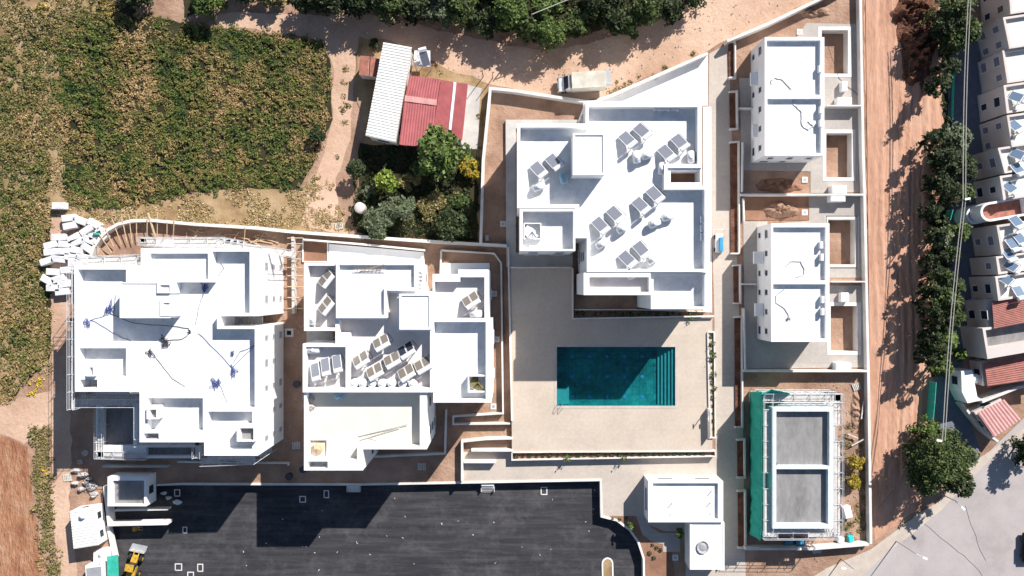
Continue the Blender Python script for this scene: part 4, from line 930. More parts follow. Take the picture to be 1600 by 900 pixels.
# soil boxes / chambers
def chamber(px, py, lab, z=0, w_=.8, m='concrete'):
    t = thing('inspection_chamber', lab, 'manhole', (*P(px, py, z), z)); b = MB(); b.box((0, 0, .06), (w_, w_, .12)); b.build('frame', M['wallcap'], t); b = MB(); b.box((0, 0, .125), (w_*.5, w_*.5, .03)); b.build('lid', M['metal' if m != 'dark' else 'black'], t)
for a in [(452, 520, 'dark square chamber between the left and middle blocks', 0, 1.2, 'dark'), (785-13, 459, 'upper small chamber right of the middle block'), (776, 530, 'middle small chamber right of the middle block'), (771, 635, 'small chamber at the lower right of the middle block'),
          (786, 350, 'small chamber in the soil left of the largest block'), (1257, 281, 'small chamber in the garden soil below the upper villa'), (1257, 332, 'small chamber in the sandy garden above the lower villa'), (1249, 50, 'small chamber in the soil above the upper villa'), (1055, 871, 'pale chamber in the soil left of the service block')]: chamber(*a)
for px, py, lab in ((464, 600, 'black plastic drum between the left and middle blocks'), (452, 744, 'black tub in the alley below the middle block'), (474, 733, 'second black tub in the alley')):
    t = thing('black_tub', lab, 'tub', (*P(px, py, .5), 0)); b = MB(); b.tube((0, 0, 0), (0, 0, .8), .4, .5, n=14); b.build('body', M['black'], t); b = MB(); b.tube((0, 0, .8), (0, 0, .84), .5, n=14); b.build('rim', M['cable'], t)
for px, py, rz, lab in ((463, 696, .05, 'pale pallet in the alley between the blocks'), (659, 729, 0, 'grey pallet below the middle block'), (106, 746, .1, 'white pallet grid among the rubble'), (530, 353, .15, 'white slatted pallet by the wall below the dirt track'), (1338, 604, .35, 'dark pallet in the soil near the netted shell')):
    t = thing('pallet', lab, 'pallet', (*P(px, py, 0), 0), rz, 'pallets on the site'); b = MB()
    for k in range(5): b.box((-.48+.24*k, 0, .14), (.15, 1.0, .04))
    b.build('slat', M['plank'], t); b = MB()
    for k in (-.4, 0, .4): b.box((0, k, .06), (1.15, .12, .1))
    b.build('bearer', M['wood'], t)
# white pump boxes by the villas
for x0_, y0_, x1_, y1_, h_, lab in ((1309, 152, 1331, 164, 1.3, 'white pump cabinet on the wall between the upper pits'), (1300, 290, 1323, 303, 1.4, 'white pump cabinet above the plot dividing wall'), (1298, 303.5, 1321, 315, 1.4, 'white pump cabinet below the plot dividing wall'), (1306, 567, 1330, 579, 1.3, 'white pump cabinet at the lower villa bottom wall'),
                             (1315, 127, 1324, 142, .9, 'small white unit on the paving below the topmost pit'), (1314, 457, 1326, 472, .9, 'small tilted beige crate above the lowest pit')):
    t = thing('pump_cabinet', lab, 'cabinet'); b = MB(); b.prism(PP(rect(x0_, y0_, x1_, y1_), h_), 0, h_); b.build('body', M['plastic'], t, bevel=.03)
    b = MB(); cx, cy = P((x0_+x1_)/2, (y0_+y1_)/2, h_); b.box((cx, cy, h_+.03), (((x1_-x0_)*S)*.9, ((y1_-y0_)*S)*.8, .05)); b.build('lid', M['white'], t); setbase(t)

# ------------------------------------------------------------ block pallets (left)
bp_ = thing('block_stack', 'pale wrapped stack of building blocks in the heap at the left of the scaffolded block', 'block stack', group='block stacks at the corner of the site')
b = MB(); b.box((0, 0, .55), (1.9, .95, .95)); b.build('blocks', M['block'], bp_, bevel=.06); b = MB(); b.box((0, 0, .05), (1.8, .9, .1)); b.build('pallet', M['wood'], bp_)
bl = [(93, 322, 0), (108, 341, .1), (126, 345, -.35), (110, 353, .2), (148, 350, -.5), (136, 360, .6), (160, 365, -.8), (92, 371, .05), (116, 372, .5), (140, 375, -.4), (150, 368, .3), (80, 383, .25), (103, 382, -.05), (122, 378, .3), (80, 394, .1), (100, 393, 0), (120, 391, -.2), (138, 388, -.6), (74, 408, .35), (92, 405, -.1), (112, 402, -.2), (84, 425, -.05), (106, 422, .1), (92, 436, .3), (75, 438, -.5), (84, 450, 0), (102, 444, .2), (118, 412, 0), (130, 402, -.2), (98, 456, .1)]
blo = sorted(range(len(bl)), key=lambda i: bl[i][0])
for i, (px, py, a) in enumerate(bl):
    z = 0; x, y = P(px, py, .7)
    if i == 0: bp_.location = (x, y, 0); bp_['label'] = 'lone block stack at the corner of the weedy field'
    else: o = copy_tree(bp_, (x, y, 0), a, 'pale block stack beside the curved wall, %s from the left in the heap' % ords[blo.index(i)])
# rubble bags
bags = [(133, 708), (126, 722), (118, 735), (130, 742), (140, 748), (117, 755), (128, 764), (143, 760), (147, 772), (135, 755), (250, 774), (258, 781), (272, 788)]
for i, (px, py) in enumerate(bags):
    b = MB(); r_ = R.uniform(.45, .85); b.ell((0, 0, .2), (r_, r_*R.uniform(.5, .9), .4), 7, 4)
    for k in range(len(b.v)): v = b.v[k]; b.v[k] = (v[0]*R.uniform(.6, 1.3), v[1]*R.uniform(.6, 1.3), v[2]*R.uniform(.6, 1.4))
    o = b.build('rubble_bag', M['rubble' if i < 10 else 'plastic']); o.location = (*P(px, py, .2), 0 if i < 10 else PARKZ)
    tag(o, 'pale rubble bag left of the kiosk, %s from the top' % ords[sorted(range(10), key=lambda q: bags[q][1]).index(i)] if i < 10 else 'crumpled white bag on the parking right of the kiosk, %s from the left' % ords[i-10], 'rubble bag', 'rubble bags' if i < 10 else 'white bags')
# ------------------------------------------------------------ scaffolding
def scaffold(px, z, lab, levels=4, wdt=1.0, side=1):
    t = thing('scaffold', lab, 'scaffolding'); pts = [Vector(p) for p in PP(px, z)]
    led = MB()
    for i in range(len(pts)-1):
        a, c = pts[i], pts[i+1]; L = (c-a).length; d_ = (c-a)/L; nr = Vector((-d_.y, d_.x))*side; n = max(1, int(round(L/2.2)))
        for k in range(n+1):
            for o_ in (0, wdt):
                p = a+d_*(L*k/n)+nr*o_; MB().tube((p.x, p.y, 0), (p.x, p.y, z+.5), .04, n=5).build('pole', M['scaf'], t)
        for lv in range(levels):
            zz = z*(lv+1)/levels
            for o_ in (0, wdt):
                p, q = a+nr*o_, c+nr*o_; led.tube((p.x, p.y, zz+.02), (q.x, q.y, zz+.02), .035, n=5)
                led.tube((p.x, p.y, zz+.5 if lv == levels-1 else zz-.5), (q.x, q.y, zz+.5 if lv == levels-1 else zz-.5), .03, n=5)
            for k in range(n+1): p = a+d_*(L*k/n); q = p+nr*wdt; led.tube((p.x, p.y, zz), (q.x, q.y, zz), .03, n=5)
            if lv < levels-1 or True:
                for k in range(n):
                    if R.random() < .12: continue
                    p = a+d_*(L*(k+.5)/n)+nr*wdt*.5; MB().box((p.x, p.y, zz-.06-(.15 if lv == levels-1 else 0)), (L/n*.97, wdt*.72, .05), math.atan2(d_.y, d_.x)).build('plank', M['plank'], t)
    led.build('ledger', M['scaf'], t); setbase(t); return t
scaffold([(217, 378), (217, 371), (350, 371), (352, 377), (438, 388)], 9.5, 'grey scaffolding along the top side of the scaffolded block', side=-1)
scaffold([(110, 402), (215, 398)], 9.8, 'scaffolding along the upper left corner of the scaffolded block', side=-1, wdt=1.2)
scaffold([(108, 640), (108, 420)], 10.2, 'tall thin scaffolding along the left wall of the scaffolded block', side=-1, wdt=.7)
scaffold([(112, 636), (212, 636), (212, 684)], 8.8, 'scaffolding in the notch at the lower left of the block', side=1, wdt=1.0)
scaffold([(212, 686), (314, 686), (314, 716), (398, 713)], 9.2, 'white planked scaffolding along the bottom of the scaffolded block', side=-1, wdt=.95)
scaffold([(150, 640), (150, 716), (228, 718)], 4.8, 'low scaffolding around the lower left wing', side=1, wdt=1.0, levels=2)
scaffold([(1193, 838), (1193, 615), (1316, 615), (1316, 838)], 5.4, 'scaffolding wrapped round the unfinished shell', side=-1, wdt=1.15, levels=3)
scaffold([(1192, 842), (1310, 842)], 5.2, 'scaffolding along the bottom of the unfinished shell', side=1, wdt=.9, levels=3)
# timber props over the curved wall
props = [((145, 378), (163, 397)), ((155, 366), (175, 395)), ((163, 355), (178, 385)), ((175, 342), (190, 382)), ((190, 338), (199, 380)), ((201, 335), (207, 380)), ((213, 332), (214, 376)), ((230, 342), (230, 374)), ((231, 333), (243, 370)), ((246, 332), (246, 374)), ((261, 347), (261, 376)), ((272, 344), (271, 372)), ((383, 355), (382, 376))]
for i, (a, c) in enumerate(props):
    b = MB(); b.tube((*P(*a, 1.5), 1.5), (*P(*c, .4), .5), .07 if i != 8 else .16, n=6)
    tag(b.build('timber_prop', M['wood']), 'thick leaning timber prop across the curved wall' if i == 8 else 'thin timber prop over the curved wall, %s from the left' % ords[i], 'prop', 'timber props over the curved wall' if i != 8 else None)
for i, y_ in enumerate((372, 381, 393, 405, 418, 431, 448, 465, 482)):
    b = MB(); a = P(449, y_, 1.6); c = P(474, y_, 1.6); b.tube((*a, 1.6), (*c, 1.6), .07, n=6); tag(b.build('timber_beam', M['wood']), 'timber beam, %s from the top across the trench between left and middle blocks' % ords[i], 'beam', 'timber beams over the trench')
b = MB(); wallmesh(b, PP([(457, 370), (458, 490)], 1.2), 0, 1.2, .35); tag(b.build('formwork_wall', M['plank']), 'long formwork wall in the trench between the left and middle blocks', 'formwork')
for i in range(26):
    x, y = R.uniform(280, 440), 0; y = 355+(x-280)*.08+R.uniform(3, 16); a = R.uniform(-.6, .6)+(1.4 if R.random() < .3 else 0); q = P(x, y, .2); L = R.uniform(.6, 2)
    b = MB(); b.box((0, 0, .06), (L, .12, .06)); o = b.build('timber_offcut', M['wood']); o.location = (*q, .02+.02*i*.3); o.rotation_euler = (0, 0, a); tag(o, 'timber offcut lying in the trench behind the curved wall', 'offcut', 'timber offcuts in the trench')

# ------------------------------------------------------------ cables and hoses on roofs
def squiggle(px, z, r, lab, m='cable', name='cable', heap=None, group=None):
    pts = []
    for i in range(len(px)-1):
        a, c = px[i], px[i+1]
        for k in range(4): t = k/4; pts.append((a[0]+(c[0]-a[0])*t+R.uniform(-.7, .7), a[1]+(c[1]-a[1])*t+R.uniform(-.7, .7)))
    pts.append(px[-1]); w3 = [(*P(*p, z), z+.04) for p in pts]
    b = MB(); b.path(w3, r, 5)
    if heap:
        for (hx, hy, hr) in heap:
            last = None
            for k in range(26):
                q = (hx+R.gauss(0, hr*.45), hy+R.gauss(0, hr*.6)); q3 = (*P(*q, z), z+.05+R.random()*.25)
                if last: b.tube(last, q3, r, n=4)
                last = q3
    return tag(b.build(name, M[m]), lab, 'cable' if name == 'cable' else 'hose', group)
zr = Z1-1.33
squiggle([(180, 462), (178, 490), (172, 480), (160, 495), (140, 500), (150, 503), (185, 525), (205, 533)], zr, .035, 'blue cable tangle on the left part of the scaffolded roof', 'cableblue', heap=[(170, 482, 9), (137, 503, 7)])
squiggle([(176, 492), (210, 505), (260, 509), (295, 513), (298, 520), (285, 530), (255, 533)], zr, .04, 'dark cable running past the stair tower of the scaffolded block', heap=[(258, 532, 8), (297, 517, 2)])
squiggle([(322, 452), (312, 475), (305, 508)], zr, .035, 'cable from the upper right tangle on the scaffolded roof', 'cableblue', heap=[(320, 450, 9)])
squiggle([(238, 550), (252, 570), (270, 592), (290, 605)], zr, .03, 'long cable curving over the middle of the scaffolded roof', heap=[(236, 550, 7), (262, 537, 6)])
squiggle([(310, 520), (335, 545), (352, 562), (362, 575), (398, 540), (375, 550), (364, 568)], zr, .03, 'cable loop at the right of the scaffolded roof', 'cableblue', heap=[(366, 580, 9), (364, 552, 4)])
squiggle([(333, 590), (345, 605), (356, 630)], zr, .03, 'short cable tangle at the lower right of the scaffolded roof', 'cableblue', heap=[(335, 598, 8), (342, 597, 4)])
squiggle([(345, 412), (350, 420), (340, 432)], zr, .03, 'small cable knot in the upper right bay of the scaffolded roof')
squiggle([(1206, 132), (1204, 126), (1211, 122), (1222, 125), (1236, 140)], 5.52, .05, 'grey hose curl in the upper roof bay of the upper villa', 'wire', 'hose')
squiggle([(1238, 155), (1240, 163), (1252, 175), (1252, 195), (1262, 203), (1271, 198), (1262, 190)], 5.52, .055, 'grey hose snaking down the lower roof bay of the upper villa', 'metal', 'hose')
squiggle([(1228, 416), (1235, 409), (1250, 408), (1257, 420), (1255, 430), (1240, 434)], 5.52, .055, 'grey hose arc in the upper roof bay of the lower villa', 'metal', 'hose')
squiggle([(1228, 449), (1212, 462), (1212, 472), (1226, 482), (1235, 500)], 5.52, .05, 'grey hose in the lower roof bay of the lower villa', 'metal', 'hose', heap=[(1232, 497, 2)])
squiggle([(1206, 728), (1214, 732), (1230, 735)], 5.3, .04, 'tangled cables on the left edge of the unfinished shell roof', 'cable', heap=[(1210, 728, 6)])
squiggle([(1290, 60), (1310, 122), (1330, 140), (1340, 148)], .05, .03, 'thin dark pipe crossing the villa paving', 'cable', 'hose')
# lumber and steel on the middle block
for k, (a, c, r_) in enumerate([((560, 682), (637, 663), .05), ((562, 688), (625, 668), .05), ((575, 684), (590, 686), .04)]):
    b = MB(); b.tube((*P(*a, ZF-1.4), ZF-1.4), (*P(*c, ZF-1.3), ZF-1.25), r_, n=6); tag(b.build('scaffold_tube', M['metal']), 'steel tube lying on the cream terrace of the middle block', 'tube', 'steel tubes on the cream terrace')
t = thing('wooden_trestle', 'wooden trestle frame casting a shadow on the top roof of the middle block', 'trestle'); b = MB(); zz = Z2+.05
for k in range(7): a = P(560+6*k, 418, zz+.6); c = P(558+6*k, 425, zz); b.tube((*a, zz+.7), (*c, zz+.1), .035, n=5)
b.tube((*P(553, 421, zz+.5), zz+.5), (*P(603, 421, zz+.5), zz+.5), .04); b.tube((*P(560, 425, zz+.1), zz+.1), (*P(600, 413, zz+.8), zz+.8), .04); b.build('rail', M['wood'], t); setbase(t)
t = thing('yellow_bag', 'crumpled yellow sack in the square hatch at the lower left of the middle block', 'sack'); x, y = P(495, 702, ZF-.5); b = MB(); b.ell((x, y, ZF-1.2), (.8, .7, .4), 8, 5)
for k in range(len(b.v)): v = b.v[k]; b.v[k] = (v[0]+R.uniform(-.12, .12), v[1]+R.uniform(-.12, .12), v[2]+R.uniform(-.1, .1))
b.build('cloth', M['wood'], t); setbase(t)
b = MB(); L = PP(rect(485, 687, 511, 715), ZF-1.4); wallmesh(b, L+[L[0]], ZF-1.5, ZF-1.2, .15); tag(b.build('hatch_kerb', M['concrete']), 'square hatch kerb on the cream terrace of the middle block', 'hatch')
for px, py, lab in ((484, 622, 'crumpled rags at the left end of the cream terrace'), (530, 619, 'clear plastic sheet bundle at the top of the cream terrace'), (482, 636, 'second crumpled heap at the left end of the cream terrace')):
    b = MB(); b.ell((0, 0, .1), (.9, .6, .35), 9, 5)
    for k in range(len(b.v)): v = b.v[k]; b.v[k] = (v[0]*R.uniform(.6, 1.2), v[1]*R.uniform(.6, 1.2), v[2]*R.uniform(.6, 1.3))
    o = b.build('plastic_bundle', M['paleblue' if px == 530 else 'rubble']); o.location = (*P(px, py, ZF-1.5), ZF-1.5); tag(o, lab, 'bundle')
t = thing('hose_coil', 'round grey hose coil on the lower wing roof of the service block', 'hose coil'); x, y = P(1098, 855, 3.3); b = MB()
for k in range(6): b.path([(x+(.55+.05*k)*math.cos(a*.5), y+(.62+.05*k)*math.sin(a*.5), 3.24+.03*k+.02*math.sin(a)) for a in range(14)], .04, 5)
b.build('coil', M['rubble'], t); b = MB(); b.ell((x, y, 3.25), (.6, .62, .12), 12, 5); b.build('bundle', M['metal'], t); setbase(t)
for px, py, lb in ((1050, 787, 'upper of the two at the left'), (1049, 803, 'lower of the two at the left'), (1110, 786, 'middle of the three at the right'), (1111, 802, 'lowest at the right'), (1112, 768, 'topmost at the right')):
    t = thing('roof_vent', 'small bent vent pipe on the service block roof, '+lb, 'vent pipe', group='vent pipes on the service block'); x, y = P(px, py, 3.4); b = MB(); b.path([(x, y, 3.1), (x, y, 3.6), (x-.15, y-.08, 3.68)], .05); b.build('pipe', M['metal'], t); setbase(t)
# misc coloured items by shell
for px, py, w_, d_, h_, m_, lab in ((1232, 848, 1.2, .5, .5, 'blue', 'dark blue crate below the unfinished shell'), (1250, 847, 1.3, .7, .6, 'blue', 'bright blue tarp box below the unfinished shell'), (1328, 841, .7, .9, .7, 'turq', 'turquoise container at the lower right corner of the shell plot'), (1313, 843, .9, .8, .6, 'plastic', 'white sack beside the turquoise container'), (1322, 799, 1.1, 1.7, .9, 'plastic', 'white skip right of the unfinished shell'), (1276, 860, 1.2, .7, .5, 'metal', 'small grey box at the wall below the shell'), (154+2, 366, .9, .3, .3, 'net', 'small green sack on the block stacks'), (761, 372, .5, .9, .4, 'metal', 'small grey slab at the foot of the wall left of the largest block')):
    t = thing('site_box', lab, 'box', (*P(px, py, .3), 1.05 if m_ == 'net' else 0), R.uniform(-.3, .3)); b = MB(); b.box((0, 0, h_/2), (w_, d_, h_)); b.build('body', M[m_], t, bevel=.06); b = MB(); b.box((0, 0, h_+.02), (w_*.8, d_*.8, .05)); b.build('lid', M[m_], t)
tk2 = thing('water_tank', 'round white water tank on a stand in the garden below the old house', 'water tank'); x, y = P(563, 325, 1.5); b = MB(); b.tube((x, y, .8), (x, y, 2.1), .75, n=18); b.ell((x, y, 2.1), (.75, .75, .3), 18, 5, v0=0); b.build('body', M['offwall'], tk2, smooth=False)
b = MB(); b.tube((x, y, 0), (x, y, .8), .5, n=10); b.build('stand', M['concrete'], tk2); setbase(tk2)
# poles, wires, lamps
def pole(px, py, z, lab, arm=None, name='utility_pole', cat='pole', r=.14, m='bark'):
    x, y = P(px, py, 0); t = thing(name, lab, cat, (x, y, 0)); b = MB(); b.tube((0, 0, 0), (0, 0, z), r, r*.6); b.build('post', M[m], t)
    if arm: b = MB(); b.tube((0, 0, z-.1), (arm[0], arm[1], z+.1), .06, .04); b.build('arm', M['metal'], t); b = MB(); b.box((arm[0], arm[1], z+.08), (.7, .28, .12), math.atan2(arm[1], arm[0])); b.build('lamp_head', M['plastic'], t)
    return x, y, z
x1_, y1_, z1_ = pole(1454, 322, 8, 'utility pole in the tree line carrying the pale overhead wires', arm=(.5, .1))
x2_, y2_, z2_ = pole(1424, 672, 8, 'utility pole beside the large tree at the end of the wires', arm=(-.5, .1))
pa = P(1516, -60, 8.5)
for dx, lab in ((0, 'left'), (.35, 'right')):
    for (a, c, nm) in (((*pa, 8.5), (x1_, y1_, 7.9), 'upper'), ((x1_, y1_, 7.9), (x2_, y2_, 7.9), 'lower')):
        b = MB(); pts = []
        for k in range(13): t_ = k/12; pts.append((a[0]+(c[0]-a[0])*t_+dx, a[1]+(c[1]-a[1])*t_, a[2]+(c[2]-a[2])*t_-.5*math.sin(math.pi*t_)))
        b.path(pts, .055, 6); tag(b.build('overhead_wire', M['wire']), '%s strand of the %s span of pale overhead wire over the tree line' % (lab, nm), 'wire')
x3_, y3_, z3_ = pole(829, 47, 6.5, 'utility pole among the trees at the top of the picture')
b = MB(); q = P(960, -30, 6.5); b.tube((x3_, y3_, 6.3), (*q, 6.5), .06); tag(b.build('overhead_wire', M['wire']), 'pale overhead wire above the trees at the top of the picture', 'wire')
pole(1400, 850-5, 5.5, 'street lamp on the sidewalk beside the street', arm=(1.1, -.5), name='street_lamp', cat='street lamp', r=.08, m='metal')
pole(1462, 768, 5, 'street lamp under the large tree', arm=(.9, -.9), name='street_lamp', cat='street lamp', r=.08, m='metal')
pole(1314, 873, 4.5, 'street lamp in the soil below the unfinished shell', arm=(-1.6, .3), name='street_lamp', cat='street lamp', r=.08, m='metal')
pole(755, 120, 4, 'leaning dark post at the corner of the white wall by the dirt road', name='fence_post', cat='post', r=.07, m='darkwood')
pole(770, 122, 3, 'second dark post at the corner of the white wall by the dirt road', name='fence_post', cat='post', r=.07, m='darkwood')
for pts, lab in (([(1443, 818), (1462, 834), (1480, 848), (1505, 868), (1530, 892), (1545, 915)], 'dark crack running diagonally over the light street'), ([(1508, 790), (1514, 812), (1524, 838), (1530, 858), (1545, 885)], 'faint seam in the middle of the light street')):
    b = MB(); pp_ = PP(rough(pts, .8, 9)[:-int(.5+math.hypot(pts[-1][0]-pts[0][0], pts[-1][1]-pts[0][1])/9)], 0); wallmesh(b, pp_, .05, .118, .05); o = b.build('street_crack', M['asphalt_old']); struct(o); o.location = (0, 0, LZ[0]-.116)
car = thing('parked_car', 'dark car cut by the right edge of the picture, on the light street', 'car', (*P(1606, 855, .5), LZ[0]), math.radians(90))
b = MB(); b.box((0, 0, .6), (4.2, 1.75, .55)); b.build('body', M['black'], car, bevel=.15); b = MB(); b.box((-.15, 0, 1.1), (2.1, 1.5, .5)); b.build('cabin', M['glass'], car, bevel=.15)
for wx in (-1.3, 1.3):
    for sy in (-1, 1): b = MB(); b.tube((wx, sy*.7, .32), (wx, sy*.9, .32), .32, n=16); b.build('wheel', M['cable'], car)
# green fence on the right
for pts, z, lab in (([(1451, 595), (1449, 625), (1446, 655)], 2.0, 'bright green mesh fence between the red track and the estate road'), ([(1489, 92), (1487, 130), (1485, 188)], .7, 'thin strip of green mesh fence in the shade of the upper trees'), ([(1478, 330), (1474, 345)], 1.8, 'small piece of green mesh fence by the middle trees')):
    b = MB(); wallmesh(b, PP(rough(pts, .6, 8)[:-1] if False else pts, 0), 0, z, .08); t = thing('mesh_fence', lab, 'fence'); b.build('mesh', M['net'], t); b = MB()
    for p in pts: x, y = P(*p, 0); b.tube((x-.08, y, 0), (x-.08, y, z+.1), .04)
    b.build('post', M['metal'], t); setbase(t)

# ------------------------------------------------------------ earth heaps
from mathutils import noise
def heap(px, py, rx, ry, h, lab, m='heap', seed=0, rz=0):
    b = MB(); n = 64; rings = 22; x, y = P(px, py, 0); o_ = Vector((seed*7.3, seed*3.1, 0))
    def hz(u, v, r_):
        q = Vector((u, v, 0))+o_
        f = .55+.55*noise.noise(q*.9)+.45*noise.noise(q*2.1)+.25*abs(noise.noise(q*4.3))+.12*noise.noise(q*9)
        return max(.02, h*(1-r_**2.2)*f*1.3)
    b.v.append((0, 0, hz(0, 0, 0)))
    for j in range(1, rings+1):
        for i in range(n):
            a = 2*math.pi*i/n; r_ = j/rings; k = 1+.35*noise.noise(Vector((math.cos(a)*1.2, math.sin(a)*1.2, seed)))+.12*noise.noise(Vector((math.cos(a)*4, math.sin(a)*4, seed)))
            u, v = rx*S*r_*k*math.cos(a), ry*S*r_*k*math.sin(a)
            b.v.append((u, v, hz(u, v, r_) if j < rings else -.05))
    for i in range(n): b.f.append((0, 1+i, 1+(i+1) % n))
    for j in range(rings-1):
        for i in range(n): o2 = 1+j*n; b.f.append((o2+i, o2+n+i, o2+n+(i+1) % n, o2+(i+1) % n))
    o = b.build('earth_heap', M[m], smooth=True); o.location = (x, y, 0); o.rotation_euler = (0, 0, rz); return tag(o, lab, 'earth heap')
b = MB(); ny, nx = 420, 64
for j in range(ny+1):
    py = -50+j*2.0; t_ = (py+50)/840
    xl = 1352+9.5*max(0, py)/850; xr = 1470 if py < 250 else 1470-22*((py-250)/450)**1.3
    if py > 700: xr -= (py-700)*.75
    for i in range(nx+1):
        u = i/nx; x, y = P(xl+(xr-xl)*u, py, 0); w_ = x+.25*math.sin(y*.09)+.15*math.sin(y*.21)
        e = min(1, 8*u, 8*(1-u), j/6, (ny-j)/6)
        z = .09+.045*math.sin(w_*5.2)*(.5+noise.noise(Vector((w_*.5, y*.05, 1))))+.10*noise.noise(Vector((w_*.7, y*.12, 3)))+.05*noise.noise(Vector((w_*2.4, y*1.1, 5)))+.03*noise.noise(Vector((x*6, y*5, 7)))
        for c_ in (2.9, 4.7, 6.6, 8.0): z -= .07*math.exp(-((w_-(P(1352, py, 0)[0]+c_))/.16)**2)
        b.v.append((x, y, LZ[0]+max(.0, z)*e+.002))
for j in range(ny):
    for i in range(nx): k = j*(nx+1)+i; b.f.append((k, k+nx+1, k+nx+2, k+1))
struct(b.build('rutted_track', M['track'], smooth=True))
def stones(polys, dens, lab):
    V, F = [], []
    for poly in polys:
        pw = PP(poly, 0); xs = [p[0] for p in pw]; ys = [p[1] for p in pw]; n = int((max(xs)-min(xs))*(max(ys)-min(ys))*dens)
        for _ in range(n):
            x, y = R.uniform(min(xs), max(xs)), R.uniform(min(ys), max(ys))
            if not inside(x, y, pw): continue
            r_ = .03+.10*R.random()**2.5; k = len(V); a = R.uniform(0, 3)
            V += [(x+r_*math.cos(a+q*1.57)*R.uniform(.7, 1.3), y+r_*math.sin(a+q*1.57)*R.uniform(.7, 1.3), .08) for q in range(4)]+[(x, y, .1+r_)]
            F += [(k, k+1, k+4), (k+1, k+2, k+4), (k+2, k+3, k+4), (k+3, k, k+4)]
    b = MB(); b.v = V; b.f = F; tag(b.build('loose_stones', M['concrete']), lab, 'stones', kind='stuff')
stones([[(1352, -40), (1468, -40), (1468, 300), (1440, 790), (1362, 790)], [(345, 25), (600, 28), (850, 80), (1100, 0), (1250, 0), (1100, 78), (930, 150), (770, 132), (600, 75)], [(1170, 585), (1355, 585), (1355, 845), (1320, 840), (1315, 615), (1170, 612)], [(84, 340), (106, 340), (110, 780), (84, 780)], [(452, 495), (474, 495), (474, 745), (452, 745)], [(1200, 860), (1290, 865), (1290, 890), (1180, 895)]], 1.5, 'small loose stones scattered over the dirt road and bare earth')
heap(1431, 50, 36, 96, .75, 'broad churned patch of dark red earth under the heaps at the top of the track', seed=11)
heap(1428, 18, 36, 30, 1.7, 'dark red earth heap at the top of the excavated track', seed=1)
heap(1437, 75, 28, 38, 2.0, 'largest dark red earth heap on the excavated track', seed=2)
heap(1420, 60, 18, 20, 1.2, 'small dark earth heap left of the largest heap', seed=3)
heap(1424, 118, 18, 20, .8, 'lowest dark earth heap tapering onto the track', seed=4)
heap(1215, 290, 40, 11, .7, 'brown earth heap in the garden below the upper villa', 'soil_dark', 5)
heap(1222, 328, 30, 12, 1.0, 'sandy heap in the garden above the lower villa', 'soil', 6)
heap(1270, 18, 30, 10, .6, 'reddish earth heap above the upper villa', 'soil', 7)
heap(1338, 640, 10, 30, .5, 'long earth heap right of the unfinished shell', 'soil', 8)
for i, (px, py, L, a) in enumerate([(1352, 650, 4, 1.5), (1351, 660, 3.5, 1.52), (1345, 640, 2.5, 1.45), (1338, 690, 2, .5), (1330, 680, 1.6, -.4)]):
    b = MB(); b.box((0, 0, .12), (L, .16, .1)); o = b.build('timber_plank', M['plank']); o.location = (*P(px, py, 0), .35+.02*i); o.rotation_euler = (0, 0, a); tag(o, 'grey plank in the soil right of the unfinished shell, %s' % ['longest by the wall', 'upper one by the wall', 'left of the long pair', 'lowest, slanting', 'lower, tilted the other way'][i], 'plank', 'planks beside the shell')

# ------------------------------------------------------------ vegetation
def leaves_mesh(name, cen, nrm_bias, size, m, parent=None):
    """cen Nx3 numpy; each leaf clump is one small bent quad"""
    n = len(cen); th = NR.uniform(0, 2*np.pi, n); up = NR.normal(0, nrm_bias, (n, 3)); up[:, 2] = np.abs(up[:, 2])*0+1; up /= np.linalg.norm(up, axis=1)[:, None]
    u = np.stack([np.cos(th), np.sin(th), np.zeros(n)], 1); u -= up*(u*up).sum(1)[:, None]; u /= np.linalg.norm(u, axis=1)[:, None]; v = np.cross(up, u)
    s = size*NR.uniform(.6, 1.4, n); a = (s*.5)[:, None]; bb = (s*NR.uniform(.22, .5, n))[:, None]
    V = np.stack([cen-u*a, cen-v*bb*.8-u*a*.1, cen+u*a, cen+v*bb*.8+u*a*.1], 1).reshape(-1, 3)
    me = bpy.data.meshes.new(name); me.vertices.add(4*n); me.vertices.foreach_set('co', V.astype(np.float32).ravel())
    me.loops.add(4*n); me.loops.foreach_set('vertex_index', np.arange(4*n, dtype=np.int32)); me.polygons.add(n)
    me.polygons.foreach_set('loop_start', np.arange(0, 4*n, 4, dtype=np.int32)); me.polygons.foreach_set('loop_total', np.full(n, 4, np.int32))
    me.update(); me.materials.append(M[m]); o = bpy.data.objects.new(name, me); COL.objects.link(o)
    if parent is not None: o.parent = parent
    return o
